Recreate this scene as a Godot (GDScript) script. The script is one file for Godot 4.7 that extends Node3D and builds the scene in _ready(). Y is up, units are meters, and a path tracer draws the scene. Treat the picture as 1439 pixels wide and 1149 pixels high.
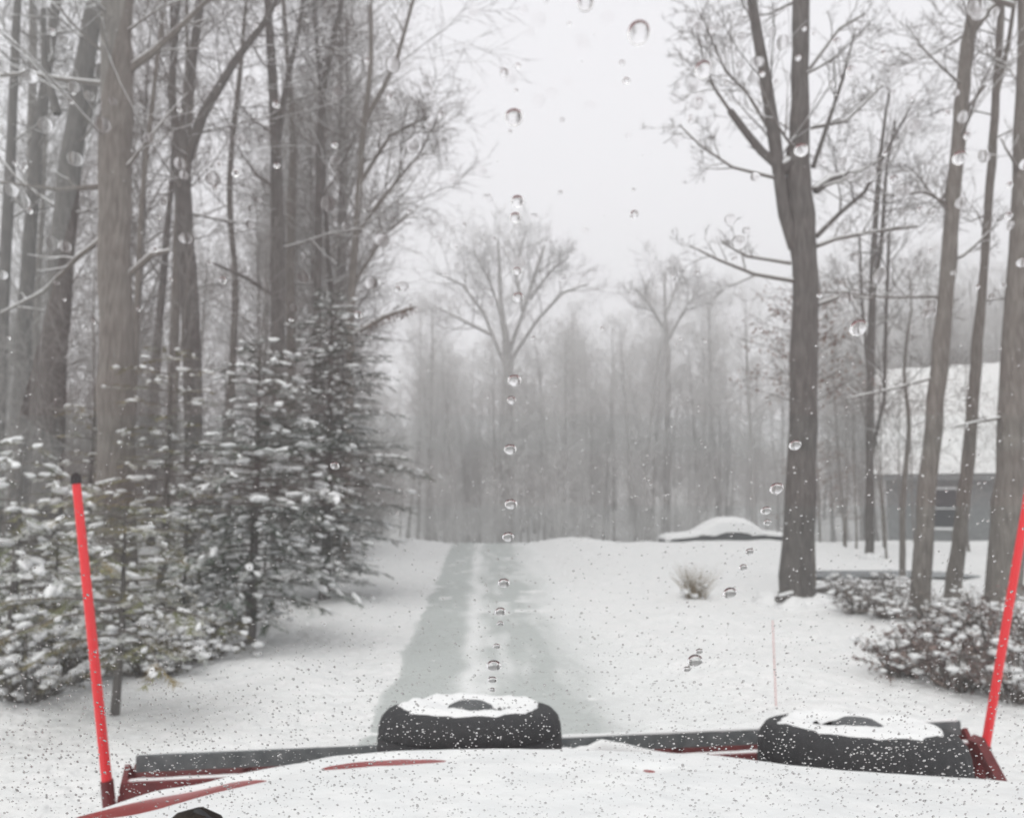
extends Node3D

# ------------------------------------------------------------------ measuring
const F := 1107.0                       # focal length in photo pixels
const PITCH := 6.2
const EYE := Vector3(0, 1.75, 0)
var eye_basis := Basis(Vector3.RIGHT, deg_to_rad(PITCH))
var taken := {}
var M := {}
var fn := FastNoiseLite.new()
var twig_r := 0.0028                    # least thickness of the finest twigs

func P(px: float, py: float, d: float) -> Vector3:      # the point d metres ahead that lies in that direction
	var v: Vector3 = eye_basis * Vector3((px - 719.5) / F, (574.5 - py) / F, -1.0)
	return EYE + v * (d / -v.z)

func ss(a: float, b: float, x: float) -> float:
	return smoothstep(a, b, x)

func track_u(x: float, d: float) -> float:              # metres right of the driveway's middle line
	return x + 0.0388 * d - 0.2

func ground_h(x: float, z: float) -> float:
	var d := -z
	var h := 0.27 * ss(9.0, 25.0, d) - 1.75 * ss(25.0, 38.0, d)
	h += 11.5 * ss(54.0, 100.0, d) + 0.8 * ss(50.0, 66.0, d) * fn.get_noise_2d(x * 2.0, z * 2.0)
	h += 0.10 * fn.get_noise_2d(x * 9.0, z * 9.0) * ss(1.2, 3.5, absf(track_u(x, d)))
	h += 0.05 * fn.get_noise_2d(x * 40.0, z * 40.0 + 300.0)
	var u := track_u(x, d)
	h -= 0.075 * (1.0 - ss(1.15, 2.3, absf(u)))
	h += 0.10 * exp(-pow((absf(u + 0.1) - 2.9) / 0.9, 2.0)) * ss(14.0, 24.0, d)
	h += 0.25 * ss(-4.0, -8.0, x) + 0.18 * ss(3.2, 7.0, x) * ss(16.0, 9.0, d)
	h -= 0.22 * exp(-pow((d - 17.2) / 1.1, 2.0)) * ss(5.3, 6.6, x) * ss(10.6, 9.0, x)
	return h

func G(x: float, z: float) -> Vector3:
	return Vector3(x, ground_h(x, z), z)

func hit(px: float, py: float) -> Vector3:              # where that direction meets the ground
	var d := 3.0
	while d < 60.0:
		var p := P(px, py, d)
		if p.y <= ground_h(p.x, p.z):
			return G(p.x, p.z)
		d += 0.05
	return G(P(px, py, 30.0).x, -30.0)

# ------------------------------------------------------------------ mesh building
class Geo:
	var v := PackedVector3Array()
	var n := PackedVector3Array()
	var c := PackedColorArray()
	var ix := PackedInt32Array()
	var tint := Color.WHITE
	var tinted := false
	func put(p: Vector3, nn: Vector3) -> int:
		v.append(p); n.append(nn)
		if tinted: c.append(tint)
		return v.size() - 1
	func tri(a: int, b: int, cc: int) -> void:
		ix.append(a); ix.append(b); ix.append(cc)
	func tube(pts: Array, rad: Array, sides: int, capped := false) -> void:
		var m := pts.size()
		var u := Vector3.ZERO
		var first := v.size()
		for k in m:
			var t: Vector3 = (pts[mini(k + 1, m - 1)] - pts[maxi(k - 1, 0)]).normalized()
			if k == 0:
				u = t.cross(Vector3.RIGHT if absf(t.x) < 0.8 else Vector3.UP).normalized()
			else:
				u = (u - t * u.dot(t)).normalized()
			var w := t.cross(u)
			for s in sides:
				var a := TAU * s / sides
				var o := u * cos(a) + w * sin(a)
				put(pts[k] + o * rad[k], o)
		for k in m - 1:
			for s in sides:
				var a := first + k * sides + s
				var b := first + k * sides + (s + 1) % sides
				tri(a, a + sides, b); tri(b, a + sides, b + sides)
		if capped:
			for e in 2:
				var k := 0 if e == 0 else m - 1
				var t: Vector3 = (pts[0] - pts[1] if e == 0 else pts[m - 1] - pts[m - 2]).normalized()
				var mid := put(pts[k], t)
				var ring := []
				for s in sides: ring.append(put(v[first + k * sides + s], t))
				for s in sides:
					if e == 0: tri(mid, ring[s], ring[(s + 1) % sides])
					else: tri(mid, ring[(s + 1) % sides], ring[s])
	func sliver(p: Vector3, q: Vector3, r: float) -> void:       # a thin three-sided spike
		var t := (q - p).normalized()
		var u := t.cross(Vector3(0.3, 0.2, 0.93)).normalized()
		var w := t.cross(u)
		var k := [u, -0.5 * u + 0.866 * w, -0.5 * u - 0.866 * w]
		var e := put(q, t)
		var b := []
		for o in k: b.append(put(p + o * r, o))
		for s in 3: tri(b[s], e, b[(s + 1) % 3])
	func needle(p: Vector3, q: Vector3, side: Vector3, wd: float) -> void:
		var up := (q - p).cross(side).normalized()
		var e := side * wd
		if up.y < 0:
			up = -up; e = -e
		tri(put(p + e, up), put(q, up), put(p - e, up))
	func leaf(p: Vector3, dir: Vector3, side: Vector3, len: float, wd: float, fold: float) -> void:
		var up := side.cross(dir).normalized()
		var a := put(p, up)
		var b := put(p + dir * len * 0.5 + side * wd + up * fold, (up - side * 0.4).normalized())
		var d := put(p + dir * len * 0.5 - side * wd + up * fold, (up + side * 0.4).normalized())
		var e := put(p + dir * len - up * fold, up)
		var m := put(p + dir * len * 0.55, up)
		tri(a, m, b); tri(b, m, e); tri(e, m, d); tri(d, m, a)
	func blob(x: Transform3D, rg: RandomNumberGenerator, rough := 0.25, segs := 6, rings := 3) -> void:
		var first := v.size()
		var top := put(x * Vector3(0, 1, 0), x.basis.y.normalized())
		for r in rings:
			var th := PI * (r + 1) / (rings + 1)
			for s in segs:
				var a := TAU * (s + 0.5 * (r % 2)) / segs
				var o := Vector3(sin(th) * cos(a), cos(th), sin(th) * sin(a))
				var k := 1.0 + rg.randf_range(-rough, rough)
				put(x * (o * k), (x.basis.inverse().transposed() * o).normalized())
		var bot := put(x * Vector3(0, -1, 0), -x.basis.y.normalized())
		var flip := x.basis.determinant() > 0
		for s in segs:
			var s2 := (s + 1) % segs
			var l := s if flip else s2
			var r := s2 if flip else s
			tri(top, first + 1 + l, first + 1 + r)
			tri(bot, first + 1 + (rings - 1) * segs + r, first + 1 + (rings - 1) * segs + l)
			for k in rings - 1:
				var a := first + 1 + k * segs
				tri(a + r, a + l, a + segs + r); tri(a + l, a + segs + l, a + segs + r)
	func quad(a: Vector3, b: Vector3, cc: Vector3, d: Vector3) -> void:   # clockwise seen from its front
		var nn := (cc - a).cross(b - a).normalized()
		var i := put(a, nn); put(b, nn); put(cc, nn); put(d, nn)
		tri(i, i + 1, i + 2); tri(i, i + 2, i + 3)
	func box(x: Transform3D, size: Vector3) -> void:
		var h := size * 0.5
		for f in [[Vector3.RIGHT, Vector3.UP], [Vector3.LEFT, Vector3.UP], [Vector3.UP, Vector3.BACK], [Vector3.DOWN, Vector3.BACK], [Vector3.BACK, Vector3.UP], [Vector3.FORWARD, Vector3.UP]]:
			var o: Vector3 = f[0]; var u: Vector3 = f[1]; var w := u.cross(o)
			quad(x * ((o + u - w) * h), x * ((o + u + w) * h), x * ((o - u + w) * h), x * ((o - u - w) * h))
	func bar(a: Vector3, b: Vector3, up: Vector3, wd: float, ht: float) -> void:
		var z := (b - a).normalized(); var x := up.cross(z).normalized(); var y := z.cross(x)
		box(Transform3D(Basis(x, y, z), (a + b) * 0.5), Vector3(wd, ht, a.distance_to(b)))
	func grid(nu: int, nv: int, f: Callable, keep = null) -> void:   # f(i, j) -> point; smooth normals
		var pt := []
		for i in nu + 1:
			for j in nv + 1: pt.append(f.call(i, j))
		var first := v.size()
		for i in nu + 1:
			for j in nv + 1:
				var du: Vector3 = pt[mini(i + 1, nu) * (nv + 1) + j] - pt[maxi(i - 1, 0) * (nv + 1) + j]
				var dv: Vector3 = pt[i * (nv + 1) + mini(j + 1, nv)] - pt[i * (nv + 1) + maxi(j - 1, 0)]
				put(pt[i * (nv + 1) + j], du.cross(dv).normalized())
		for i in nu:
			for j in nv:
				if keep != null and not keep.call(i, j): continue
				var a := first + i * (nv + 1) + j
				tri(a, a + 1, a + nv + 1); tri(a + 1, a + nv + 2, a + nv + 1)
	func lathe(x: Transform3D, prof: Array, segs: int, wave = null) -> void:   # prof: (radius, height), counterclockwise in that half plane
		grid(segs, prof.size() - 1, func(i: int, j: int):
			var a := TAU * i / segs
			var r: float = prof[j].x
			if wave != null: r = wave.call(i, j, r)
			return x * Vector3(cos(a) * r, prof[j].y, sin(a) * r))
	func mesh() -> ArrayMesh:
		var arr := []
		arr.resize(Mesh.ARRAY_MAX)
		arr[Mesh.ARRAY_VERTEX] = v; arr[Mesh.ARRAY_NORMAL] = n; arr[Mesh.ARRAY_INDEX] = ix
		if tinted: arr[Mesh.ARRAY_COLOR] = c
		var m := ArrayMesh.new()
		if v.size(): m.add_surface_from_arrays(Mesh.PRIMITIVE_TRIANGLES, arr)
		return m

func numbered(called: String) -> String:
	var k: int = taken.get(called, 0)
	taken[called] = k + 1
	return called if k == 0 else "%s_%03d" % [called, k]

func tag(o: Node3D, label := "", category := "", group := "", kind := "") -> Node3D:
	if label: o.set_meta("label", label)
	if category: o.set_meta("category", category)
	if group: o.set_meta("group", group)
	if kind: o.set_meta("kind", kind)
	return o

func thing(called: String, at: Vector3, label: String, category: String, group := "") -> Node3D:
	var o := Node3D.new()
	o.name = numbered(called)
	add_child(o, true)
	o.position = at
	return tag(o, label, category, group)

func put_mesh(called: String, g: Geo, mat: Material, parent: Node = null) -> MeshInstance3D:
	if g.v.is_empty(): return null
	var o := MeshInstance3D.new()
	o.mesh = g.mesh()
	o.material_override = mat
	if parent == null:
		o.name = numbered(called); add_child(o, true)
	else:
		var k := 0
		var nm := called
		while parent.has_node(nm):
			k += 1; nm = "%s_%03d" % [called, k]
		o.name = nm; parent.add_child(o, true)
	return o

func copy_of(o: Node3D, called: String, at: Vector3, turn: float, size: float, label: String, category: String, group: String) -> Node3D:
	var c: Node3D = o.duplicate()
	c.name = numbered(called)
	add_child(c, true)
	c.position = at
	c.basis = Basis(Vector3.UP, turn).scaled(Vector3.ONE * size)
	for k in ["label", "category", "group"]: if c.has_meta(k): c.remove_meta(k)
	return tag(c, label, category, group)

# ------------------------------------------------------------------ materials
func lin(r: float, g: float, b: float) -> Color:
	return Color(r, g, b).linear_to_srgb()

func noise_tex(freq: float, seed_: int, lo: Color, hi: Color, stretch := 1, w := 256) -> ImageTexture:
	var nz := FastNoiseLite.new()
	nz.seed = seed_; nz.frequency = freq; nz.fractal_octaves = 4
	var im := nz.get_seamless_image(w, w)
	var out := Image.create(w, w, false, Image.FORMAT_RGB8)
	for y in w:
		for x in w:
			var k := im.get_pixel(x, (y / stretch) if stretch > 1 else y).r
			out.set_pixel(x, y, lo.lerp(hi, clampf((k - 0.2) / 0.6, 0, 1)))
	return ImageTexture.create_from_image(out)

func flat(c: Color, rough := 0.8, metal := 0.0) -> StandardMaterial3D:
	var m := StandardMaterial3D.new()
	m.albedo_color = c; m.roughness = rough; m.metallic = metal
	return m

func grained(lo: Color, hi: Color, freq: float, seed_: int, scale: Vector3, rough: float, relief: float, world := false) -> StandardMaterial3D:
	var m := StandardMaterial3D.new()
	m.albedo_texture = noise_tex(freq, seed_, lo, hi)
	m.uv1_triplanar = true
	m.uv1_world_triplanar = world
	m.uv1_scale = scale
	m.roughness = rough
	if relief > 0.0:
		m.heightmap_enabled = true
		m.heightmap_texture = noise_tex(freq * 1.7, seed_ + 5, Color.BLACK, Color.WHITE)
		m.heightmap_scale = relief
	return m

func materials() -> void:
	M.bark = grained(lin(.14, .127, .116), lin(.27, .25, .23), 0.03, 3, Vector3(3.0, 0.32, 3.0), 0.95, 1.4)
	M.bark_dark = grained(lin(.09, .084, .08), lin(.19, .178, .17), 0.03, 8, Vector3(3.0, 0.3, 3.0), 0.95, 1.6)
	M.twig = flat(lin(.16, .146, .135), 0.95)
	M.twig_grey = flat(lin(.30, .287, .277), 0.95)
	M.haze_rime = flat(lin(.70, .698, .695), 0.95)  # snow-coated far twigs, paled further so the colour stands in for bright haze
	M.haze_rime_bark = grained(lin(.30, .296, .292), lin(.62, .615, .61), 0.035, 13, Vector3(2.2, 0.5, 2.2), 0.95, 1.0)  # far bark: some snow coat, plus haze lightness painted into its colour
	M.snow = grained(lin(.83, .845, .85), lin(.89, .895, .9), 0.02, 21, Vector3(0.6, 0.6, 0.6), 0.85, 2.4, true)
	M.hood_snow = grained(lin(.80, .82, .83), lin(.87, .88, .885), 0.02, 23, Vector3(1.1, 1.1, 1.1), 0.6, 0.35, true)
	M.snow_lump = flat(lin(.86, .87, .88), 0.85)
	M.packed = StandardMaterial3D.new()
	M.packed.vertex_color_use_as_albedo = true
	M.packed.roughness = 0.7
	M.packed.heightmap_enabled = true
	M.packed.uv1_triplanar = true
	M.packed.uv1_world_triplanar = true
	M.packed.uv1_scale = Vector3(0.9, 0.9, 0.9)
	M.packed.heightmap_texture = noise_tex(0.03, 40, Color.BLACK, Color.WHITE)
	M.packed.heightmap_scale = 1.5
	M.needles = StandardMaterial3D.new()
	M.needles.vertex_color_use_as_albedo = true
	M.needles.roughness = 0.8
	M.needles.backlight_enabled = true
	M.needles.backlight = Color(.12, .14, .08)
	M.rubber = grained(lin(.018, .019, .022), lin(.034, .035, .038), 0.05, 31, Vector3(4, 4, 4), 0.75, 0.0)
	M.red_paint = grained(lin(.13, .012, .014), lin(.19, .02, .022), 0.03, 51, Vector3(1.5, 1.5, 1.5), 0.45, 0.0)
	M.hood_red = grained(lin(.27, .022, .024), lin(.34, .03, .03), 0.03, 55, Vector3(1.5, 1.5, 1.5), 0.3, 0.0)
	M.marker = flat(lin(.86, .035, .045), 0.35)
	M.black = flat(lin(.02, .02, .022), 0.6)
	M.steel = grained(lin(.06, .065, .07), lin(.12, .125, .13), 0.05, 61, Vector3(3, 3, 3), 0.55, 0.0)
	M.deflector = grained(lin(.10, .112, .118), lin(.17, .182, .188), 0.03, 63, Vector3(2, 2, 2), 0.7, 0.0)
	M.glass = StandardMaterial3D.new()
	M.glass.transparency = BaseMaterial3D.TRANSPARENCY_ALPHA
	M.glass.albedo_color = Color(1, 1, 1, 0.02)
	M.glass.roughness = 0.0
	M.water = StandardMaterial3D.new()
	M.water.refraction_enabled = true
	M.water.refraction_scale = 0.033
	M.water.albedo_color = Color(1, 1, 1, 0.0)
	M.water.roughness = 0.0
	M.cloth = grained(lin(.018, .013, .010), lin(.045, .034, .026), 0.08, 71, Vector3(30, 30, 30), 0.95, 0.05)
	M.siding = grained(lin(.19, .20, .205), lin(.25, .26, .265), 0.02, 81, Vector3(0.8, 0.8, 0.8), 0.8, 0.0)
	M.trim = flat(lin(.72, .73, .74), 0.6)
	M.pane = flat(lin(.03, .034, .04), 0.15)
	M.car_paint = flat(lin(.05, .055, .06), 0.3)
	M.dry_grass = flat(lin(.27, .22, .15), 0.95)
	M.leaf = StandardMaterial3D.new()
	M.leaf.vertex_color_use_as_albedo = true
	M.leaf.roughness = 0.8
	M.leaf.backlight_enabled = true
	M.leaf.backlight = Color(.2, .13, .1)
	M.pond = grained(lin(.10, .12, .135), lin(.26, .28, .30), 0.03, 91, Vector3(1, 1, 1), 0.25, 0.0)
	M.stake = flat(lin(.66, .36, .35), 0.6)

# ------------------------------------------------------------------ trees
func path(p: Vector3, dir: Vector3, L: float, segs: int, wob: float, lift: float, rg: RandomNumberGenerator) -> Array:
	var pts := [p]
	for k in segs:
		dir = (dir + Vector3(rg.randf_range(-wob, wob), rg.randf_range(-wob, wob) + lift, rg.randf_range(-wob, wob))).normalized()
		p += dir * L / segs
		pts.append(p)
	return pts

func tapered(r0: float, r1: float, m: int) -> Array:
	var out := []
	for k in m: out.append(lerpf(r0, r1, pow(float(k) / (m - 1), 0.8)))
	return out

func grow(g: Geo, s: Geo, p: Vector3, dir: Vector3, L: float, r: float, order: int, most: int, dens: float, rg: RandomNumberGenerator) -> void:
	var segs: int = [6, 4, 3, 2][order]
	var pts := path(p, dir, L, segs, [0.17, 0.22, 0.25, 0.3][order], [0.05, 0.05, 0.03, 0.0][order], rg)
	bough(g, s, pts, tapered(r, maxf(r * 0.28, twig_r * 0.8), segs + 1), order, most, dens, rg)

func bough(g: Geo, s: Geo, pts: Array, rad: Array, order: int, most: int, dens: float, rg: RandomNumberGenerator, from := 0.2, kid_scale := 1.0) -> void:
	var segs := pts.size() - 1
	g.tube(pts, rad, [6, 4, 3, 3][order])
	var L := 0.0
	for k in segs: L += pts[k].distance_to(pts[k + 1])
	if s and order < 3 and rad[0] > 0.004:
		var sp := []; var sr := []
		for k in segs + 1:
			sp.append(pts[k] + Vector3.UP * rad[k] * 0.75)
			sr.append(rad[k] * 0.7 + 0.003)
		var d: Vector3 = (pts[segs] - pts[0]).normalized()
		if absf(d.y) < 0.8 and rg.randf() < 0.75: s.tube(sp, sr, 4)
	if order < most:
		var n := maxi(1, int(round(minf([10.0, 6.0, 4.0, 0.0][order], L * [3.6, 4.2, 6.0, 0.0][order] + .6) * dens * rg.randf_range(0.8, 1.2))))
		for k in n:
			var t := lerpf(from, 0.97, (k + rg.randf()) / n)
			var at := t * segs
			var i := mini(int(at), segs - 1)
			var q: Vector3 = pts[i].lerp(pts[i + 1], at - i)
			var d: Vector3 = (pts[i + 1] - pts[i]).normalized()
			var side := d.cross(Vector3(rg.randf_range(-1, 1), rg.randf_range(-1, 1), rg.randf_range(-1, 1))).normalized()
			var nd := (d * rg.randf_range(0.5, 1.0) + side * 0.75 + Vector3.UP * 0.12).normalized()
			var nl := L * rg.randf_range(0.4, 0.8) * (1.15 - 0.55 * t) * kid_scale
			grow(g, s, q, nd, nl, clampf(lerpf(rad[i], rad[i + 1], at - i) * 0.5, twig_r * 1.1, twig_r * 5.5), order + 1, most, dens, rg)
	else:
		for k in 3:
			var i := rg.randi_range(0, segs - 1)
			var d: Vector3 = (pts[i + 1] - pts[i]).normalized()
			var q: Vector3 = pts[i].lerp(pts[i + 1], rg.randf())
			var e := q + (d + Vector3(rg.randf_range(-.8, .8), rg.randf_range(-.6, .8), rg.randf_range(-.8, .8))).normalized() * maxf(L * 0.5, 0.12)
			g.sliver(q, e, twig_r)

# a forest tree of its own height, standing at the origin
func bare_tree(called: String, H: float, r0: float, low: float, n: int, spread: float, most: int, dens: float, bark: Material, twig: Material, seed_: int, snowy: bool) -> Node3D:
	var rg := RandomNumberGenerator.new(); rg.seed = seed_
	var o := Node3D.new()
	o.name = called
	var t := Geo.new(); var g := Geo.new(); var s := Geo.new()
	var segs := 12
	var pts := path(Vector3(0, -0.15, 0), Vector3(rg.randf_range(-.05, .05), 1, rg.randf_range(-.05, .05)).normalized(), H, segs, 0.035, 0.02, rg)
	var rad := []
	for k in segs + 1:
		var q := float(k) / segs
		rad.append(r0 * (1.0 - 0.86 * pow(q, 1.1)) * (1.0 + 0.5 * exp(-q * 26.0)))
	t.tube(pts, rad, 9)
	for k in n:
		var q := lerpf(low, 0.98, pow((k + rg.randf()) / n, 0.9))
		var at := q * segs
		var i := mini(int(at), segs - 1)
		var p: Vector3 = pts[i].lerp(pts[i + 1], at - i)
		var a := k * 2.4 + rg.randf_range(-.5, .5)
		var el := rg.randf_range(0.25, 0.75) + 0.55 * q
		var dir := Vector3(cos(a) * cos(el), sin(el), sin(a) * cos(el))
		var L := spread * rg.randf_range(0.6, 1.15) * (1.15 - 0.75 * pow(absf(q - 0.55) * 1.6, 1.5)) * (0.45 + 0.55 * ss(low - .05, low + .2, q))
		grow(g, s if snowy else null, p, dir, L, maxf(rad[i] * 0.42, 0.008), 1, most, dens, rg)
	put_mesh("trunk", t, bark, o)
	put_mesh("crown", g, twig, o)
	if snowy: put_mesh("branch_snow", s, M.snow_lump, o)
	return o

# a tree with a trunk of known course: list of [px, py, width_px] from the ground up, at depth d (base moved onto the ground)
func near_tree(called: String, course: Array, d: float, label: String, bark: Material, seed_: int, limbs: Array, n_small: int, small_len: float, low: float, lean_z := 0.0, twig: Material = null) -> Node3D:
	var rg := RandomNumberGenerator.new(); rg.seed = seed_
	var pts := []; var rad := []
	for k in course.size():
		var c: Array = course[k]
		pts.append(P(c[0], c[1], d + lean_z * k))
		rad.append(c[2] * 0.5 / F * d)
	var foot: Vector3 = pts[0]
	foot.y = ground_h(foot.x, foot.z)
	if pts[0].y > foot.y:
		pts.push_front(Vector3(foot.x + (pts[0].x - pts[1].x) * 0.3, foot.y - 0.15, foot.z)); rad.push_front(rad[0] * 1.25)
	else:
		pts[0].y = foot.y - 0.15
		rad[0] *= 1.15
	# on beyond the frame's top
	var top: Vector3 = pts[-1]; var td: Vector3 = (pts[-1] - pts[-2]).normalized()
	if course[-1][1] < 30:
		for k in 3:
			top += (td + Vector3(rg.randf_range(-.08, .08), 0.05, rg.randf_range(-.08, .08))).normalized() * 1.6
			pts.append(top); rad.append(rad[-1] * 0.72)
	var o := thing(called, foot, label, "tree", "")
	for k in pts.size(): pts[k] -= foot
	# finer course so that the trunk is not made of straight pieces
	var fp := []; var fr := []
	for k in pts.size() - 1:
		for q in 4:
			var a: Vector3 = pts[maxi(k - 1, 0)]; var b: Vector3 = pts[k]; var c: Vector3 = pts[k + 1]; var e: Vector3 = pts[mini(k + 2, pts.size() - 1)]
			fp.append(b.cubic_interpolate(c, a, e, q / 4.0) + Vector3(rg.randf_range(-1, 1), 0, rg.randf_range(-1, 1)) * rad[k] * 0.1)
			fr.append(lerpf(rad[k], rad[k + 1], q / 4.0) * rg.randf_range(0.95, 1.06))
	fp.append(pts[-1]); fr.append(rad[-1])
	var t := Geo.new()
	t.tube(fp, fr, 14)
	put_mesh("trunk", t, bark, o)
	var tw: Material = twig if twig else M.twig
	var ft := Geo.new()
	for k in 9:
		var a := TAU * k / 9.0 + rg.randf()
		var r: float = fr[2] * rg.randf_range(.9, 1.35)
		ft.blob(Transform3D(Basis(Vector3.UP, a).scaled(Vector3(fr[2], .07 + fr[2] * rg.randf_range(.1, .4), fr[2]) * 1.1), Vector3(cos(a) * r, .0, sin(a) * r)), rg, .15, 9, 4)
	put_mesh("foot_snow", ft, M.snow_lump, o)
	var sn := Geo.new()
	for l in limbs:                       # [course, density]: limbs whose course the photo shows
		var lp := []; var lr := []
		for k in l[0].size():
			var c: Array = l[0][k]
			lp.append(P(c[0], c[1], d + lean_z + (c[3] if c.size() > 3 else 0.0)) - foot); lr.append(maxf(c[2] * 0.5 / F * d, 0.003))
		var g := Geo.new()
		bough(g, sn, lp, lr, 0 if l[1] > 0.3 else 1, 3, l[1] * 1.15, rg, 0.25, l[2] if l.size() > 2 else 0.7)
		put_mesh("branch", g, bark if lr[0] > 0.035 else tw, o)
	var made := Geo.new()
	for k in n_small:
		var q := lerpf(low, 0.98, (k + rg.randf()) / n_small)
		var at := q * (fp.size() - 1)
		var i := mini(int(at), fp.size() - 2)
		var a := k * 2.4 + rg.randf_range(-.6, .6)
		var el := rg.randf_range(0.05, 0.7)
		var g := Geo.new()
		grow(g, sn, fp[i], Vector3(cos(a) * cos(el), sin(el), sin(a) * cos(el)), small_len * rg.randf_range(0.5, 1.2), clampf(fr[i] * 0.25, 0.007, 0.03), 1, 3, 1.35, rg)
		put_mesh("branch", g, tw, o)
	put_mesh("branch_snow", sn, M.snow_lump, o)
	return o

# ------------------------------------------------------------------ evergreens
func conifer(H: float, R: float, n: int, dens: float, snow: float, low: float, base_col: Color, seed_: int, droop: float, lump := 1.0, dusted := .42) -> Node3D:
	var rg := RandomNumberGenerator.new(); rg.seed = seed_
	var o := Node3D.new()
	var t := Geo.new(); var g := Geo.new(); var s := Geo.new(); var w := Geo.new()
	g.tinted = true
	t.tube([Vector3(0, -.15, 0), Vector3(0.02, H * .4, 0.01), Vector3(0, H * .98, 0)], [0.018 * H + .01, 0.011 * H + 0.006, 0.006], 7)
	var a0 := rg.randf() * TAU; var a1 := rg.randf() * TAU
	for k in n:
		var q := lerpf(low, 0.985, (k + rg.randf() * 1.4) / (n + 1))
		var L := R * pow(1.0 - q, 0.55) * (.6 + .4 * ss(low, low + .28, q)) * rg.randf_range(0.45, 1.3) * (1.0 + .25 * sin(a0 + k * 2.39996) + .18 * sin(a1 + q * 17.0)) * (0.75 + 0.25 * ss(low, low + .12, q)) + 0.08
		var a := k * 2.39996 + rg.randf_range(-.35, .35)
		var dir := Vector3(cos(a), 0.30 * q + 0.05, sin(a)).normalized()
		var pts := [Vector3(0, q * H, 0)]
		var segs := 5
		for j in segs:
			dir = (dir + Vector3(rg.randf_range(-.1, .1), -droop / segs + rg.randf_range(-.06, .06), rg.randf_range(-.1, .1))).normalized()
			pts.append(pts[-1] + dir * L / segs)
		w.tube(pts, tapered(0.006 + 0.010 * L, 0.003, segs + 1), 4)
		var ns := int(maxf(5.0, L * 13.0 * dens))
		for j in ns:
			var at := lerpf(0.12, 1.0, (j + rg.randf()) / ns) * segs
			var i := mini(int(at), segs - 1)
			var p: Vector3 = pts[i].lerp(pts[i + 1], at - i)
			var d: Vector3 = (pts[i + 1] - pts[i]).normalized()
			var side := d.cross(Vector3.UP).normalized() * (1.0 if j % 2 == 0 else -1.0)
			var sd := (d * rg.randf_range(.5, 1.0) + side * rg.randf_range(.4, 1.0) + Vector3.UP * rg.randf_range(-.35, .12)).normalized()
			var sl := (0.12 + 0.30 * L * (1.0 - 0.75 * at / segs)) * rg.randf_range(.6, 1.2)
			var across := sd.cross(Vector3.UP).normalized()
			var shade := rg.randf_range(0.6, 1.35)
			g.tint = Color(base_col.r * shade * rg.randf_range(.85, 1.2), base_col.g * shade, base_col.b * shade)
			if rg.randf() < dusted: g.tint = g.tint.lerp(Color(.62, .64, .64), rg.randf_range(.35, .9))
			var nn := int(maxf(4.0, sl * 46.0))
			for m in nn:
				var b := p + sd * sl * (m + rg.randf()) / nn
				for e in [-1.0, 1.0]:
					var tip: Vector3 = b + (sd * 0.7 + across * e * rg.randf_range(.5, 1.0) + Vector3.UP * rg.randf_range(-.35, .2)) * rg.randf_range(.04, .085)
					g.needle(b, tip, sd, 0.012)
			for again in 2:
				if rg.randf() > snow * .55: continue
				var sz := rg.randf_range(0.25, 1.0) * minf(sl, .28) * 0.42 * lump
				var c := p + sd * sl * rg.randf_range(.1, .95) + Vector3.UP * (0.012 + sz * 0.05)
				var bz := sd; var by := across.cross(bz).normalized()
				if by.y < 0: by = -by
				s.blob(Transform3D(Basis(across * sz * rg.randf_range(.2, .5), by * (sz * rg.randf_range(.14, .32) + 0.008), bz * sz), c), rg, 0.45, 7, 3)
		if rg.randf() < snow * 0.5:
			var j := rg.randi_range(1, segs - 1)
			var d: Vector3 = (pts[j + 1] - pts[j]).normalized()
			var ac := d.cross(Vector3.UP).normalized()
			s.blob(Transform3D(Basis(ac * 0.045 * lump, Vector3.UP * 0.025 * lump, d * L * 0.13), pts[j].lerp(pts[j + 1], .5) + Vector3.UP * .02), rg, 0.3, 7, 3)
	put_mesh("trunk", t, M.bark_dark, o)
	put_mesh("branches", w, M.twig, o)
	var nd := put_mesh("needles", g, M.needles, o); nd.set_meta("kind", "stuff")
	var sm := put_mesh("snow_load", s, M.snow_lump, o); sm.set_meta("kind", "stuff")
	return o

func place(o: Node3D, called: String, at: Vector3, turn: float, label: String, category: String, group := "") -> Node3D:
	o.name = numbered(called)
	add_child(o, true)
	o.position = at
	o.rotation.y = turn
	return tag(o, label, category, group)

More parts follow.
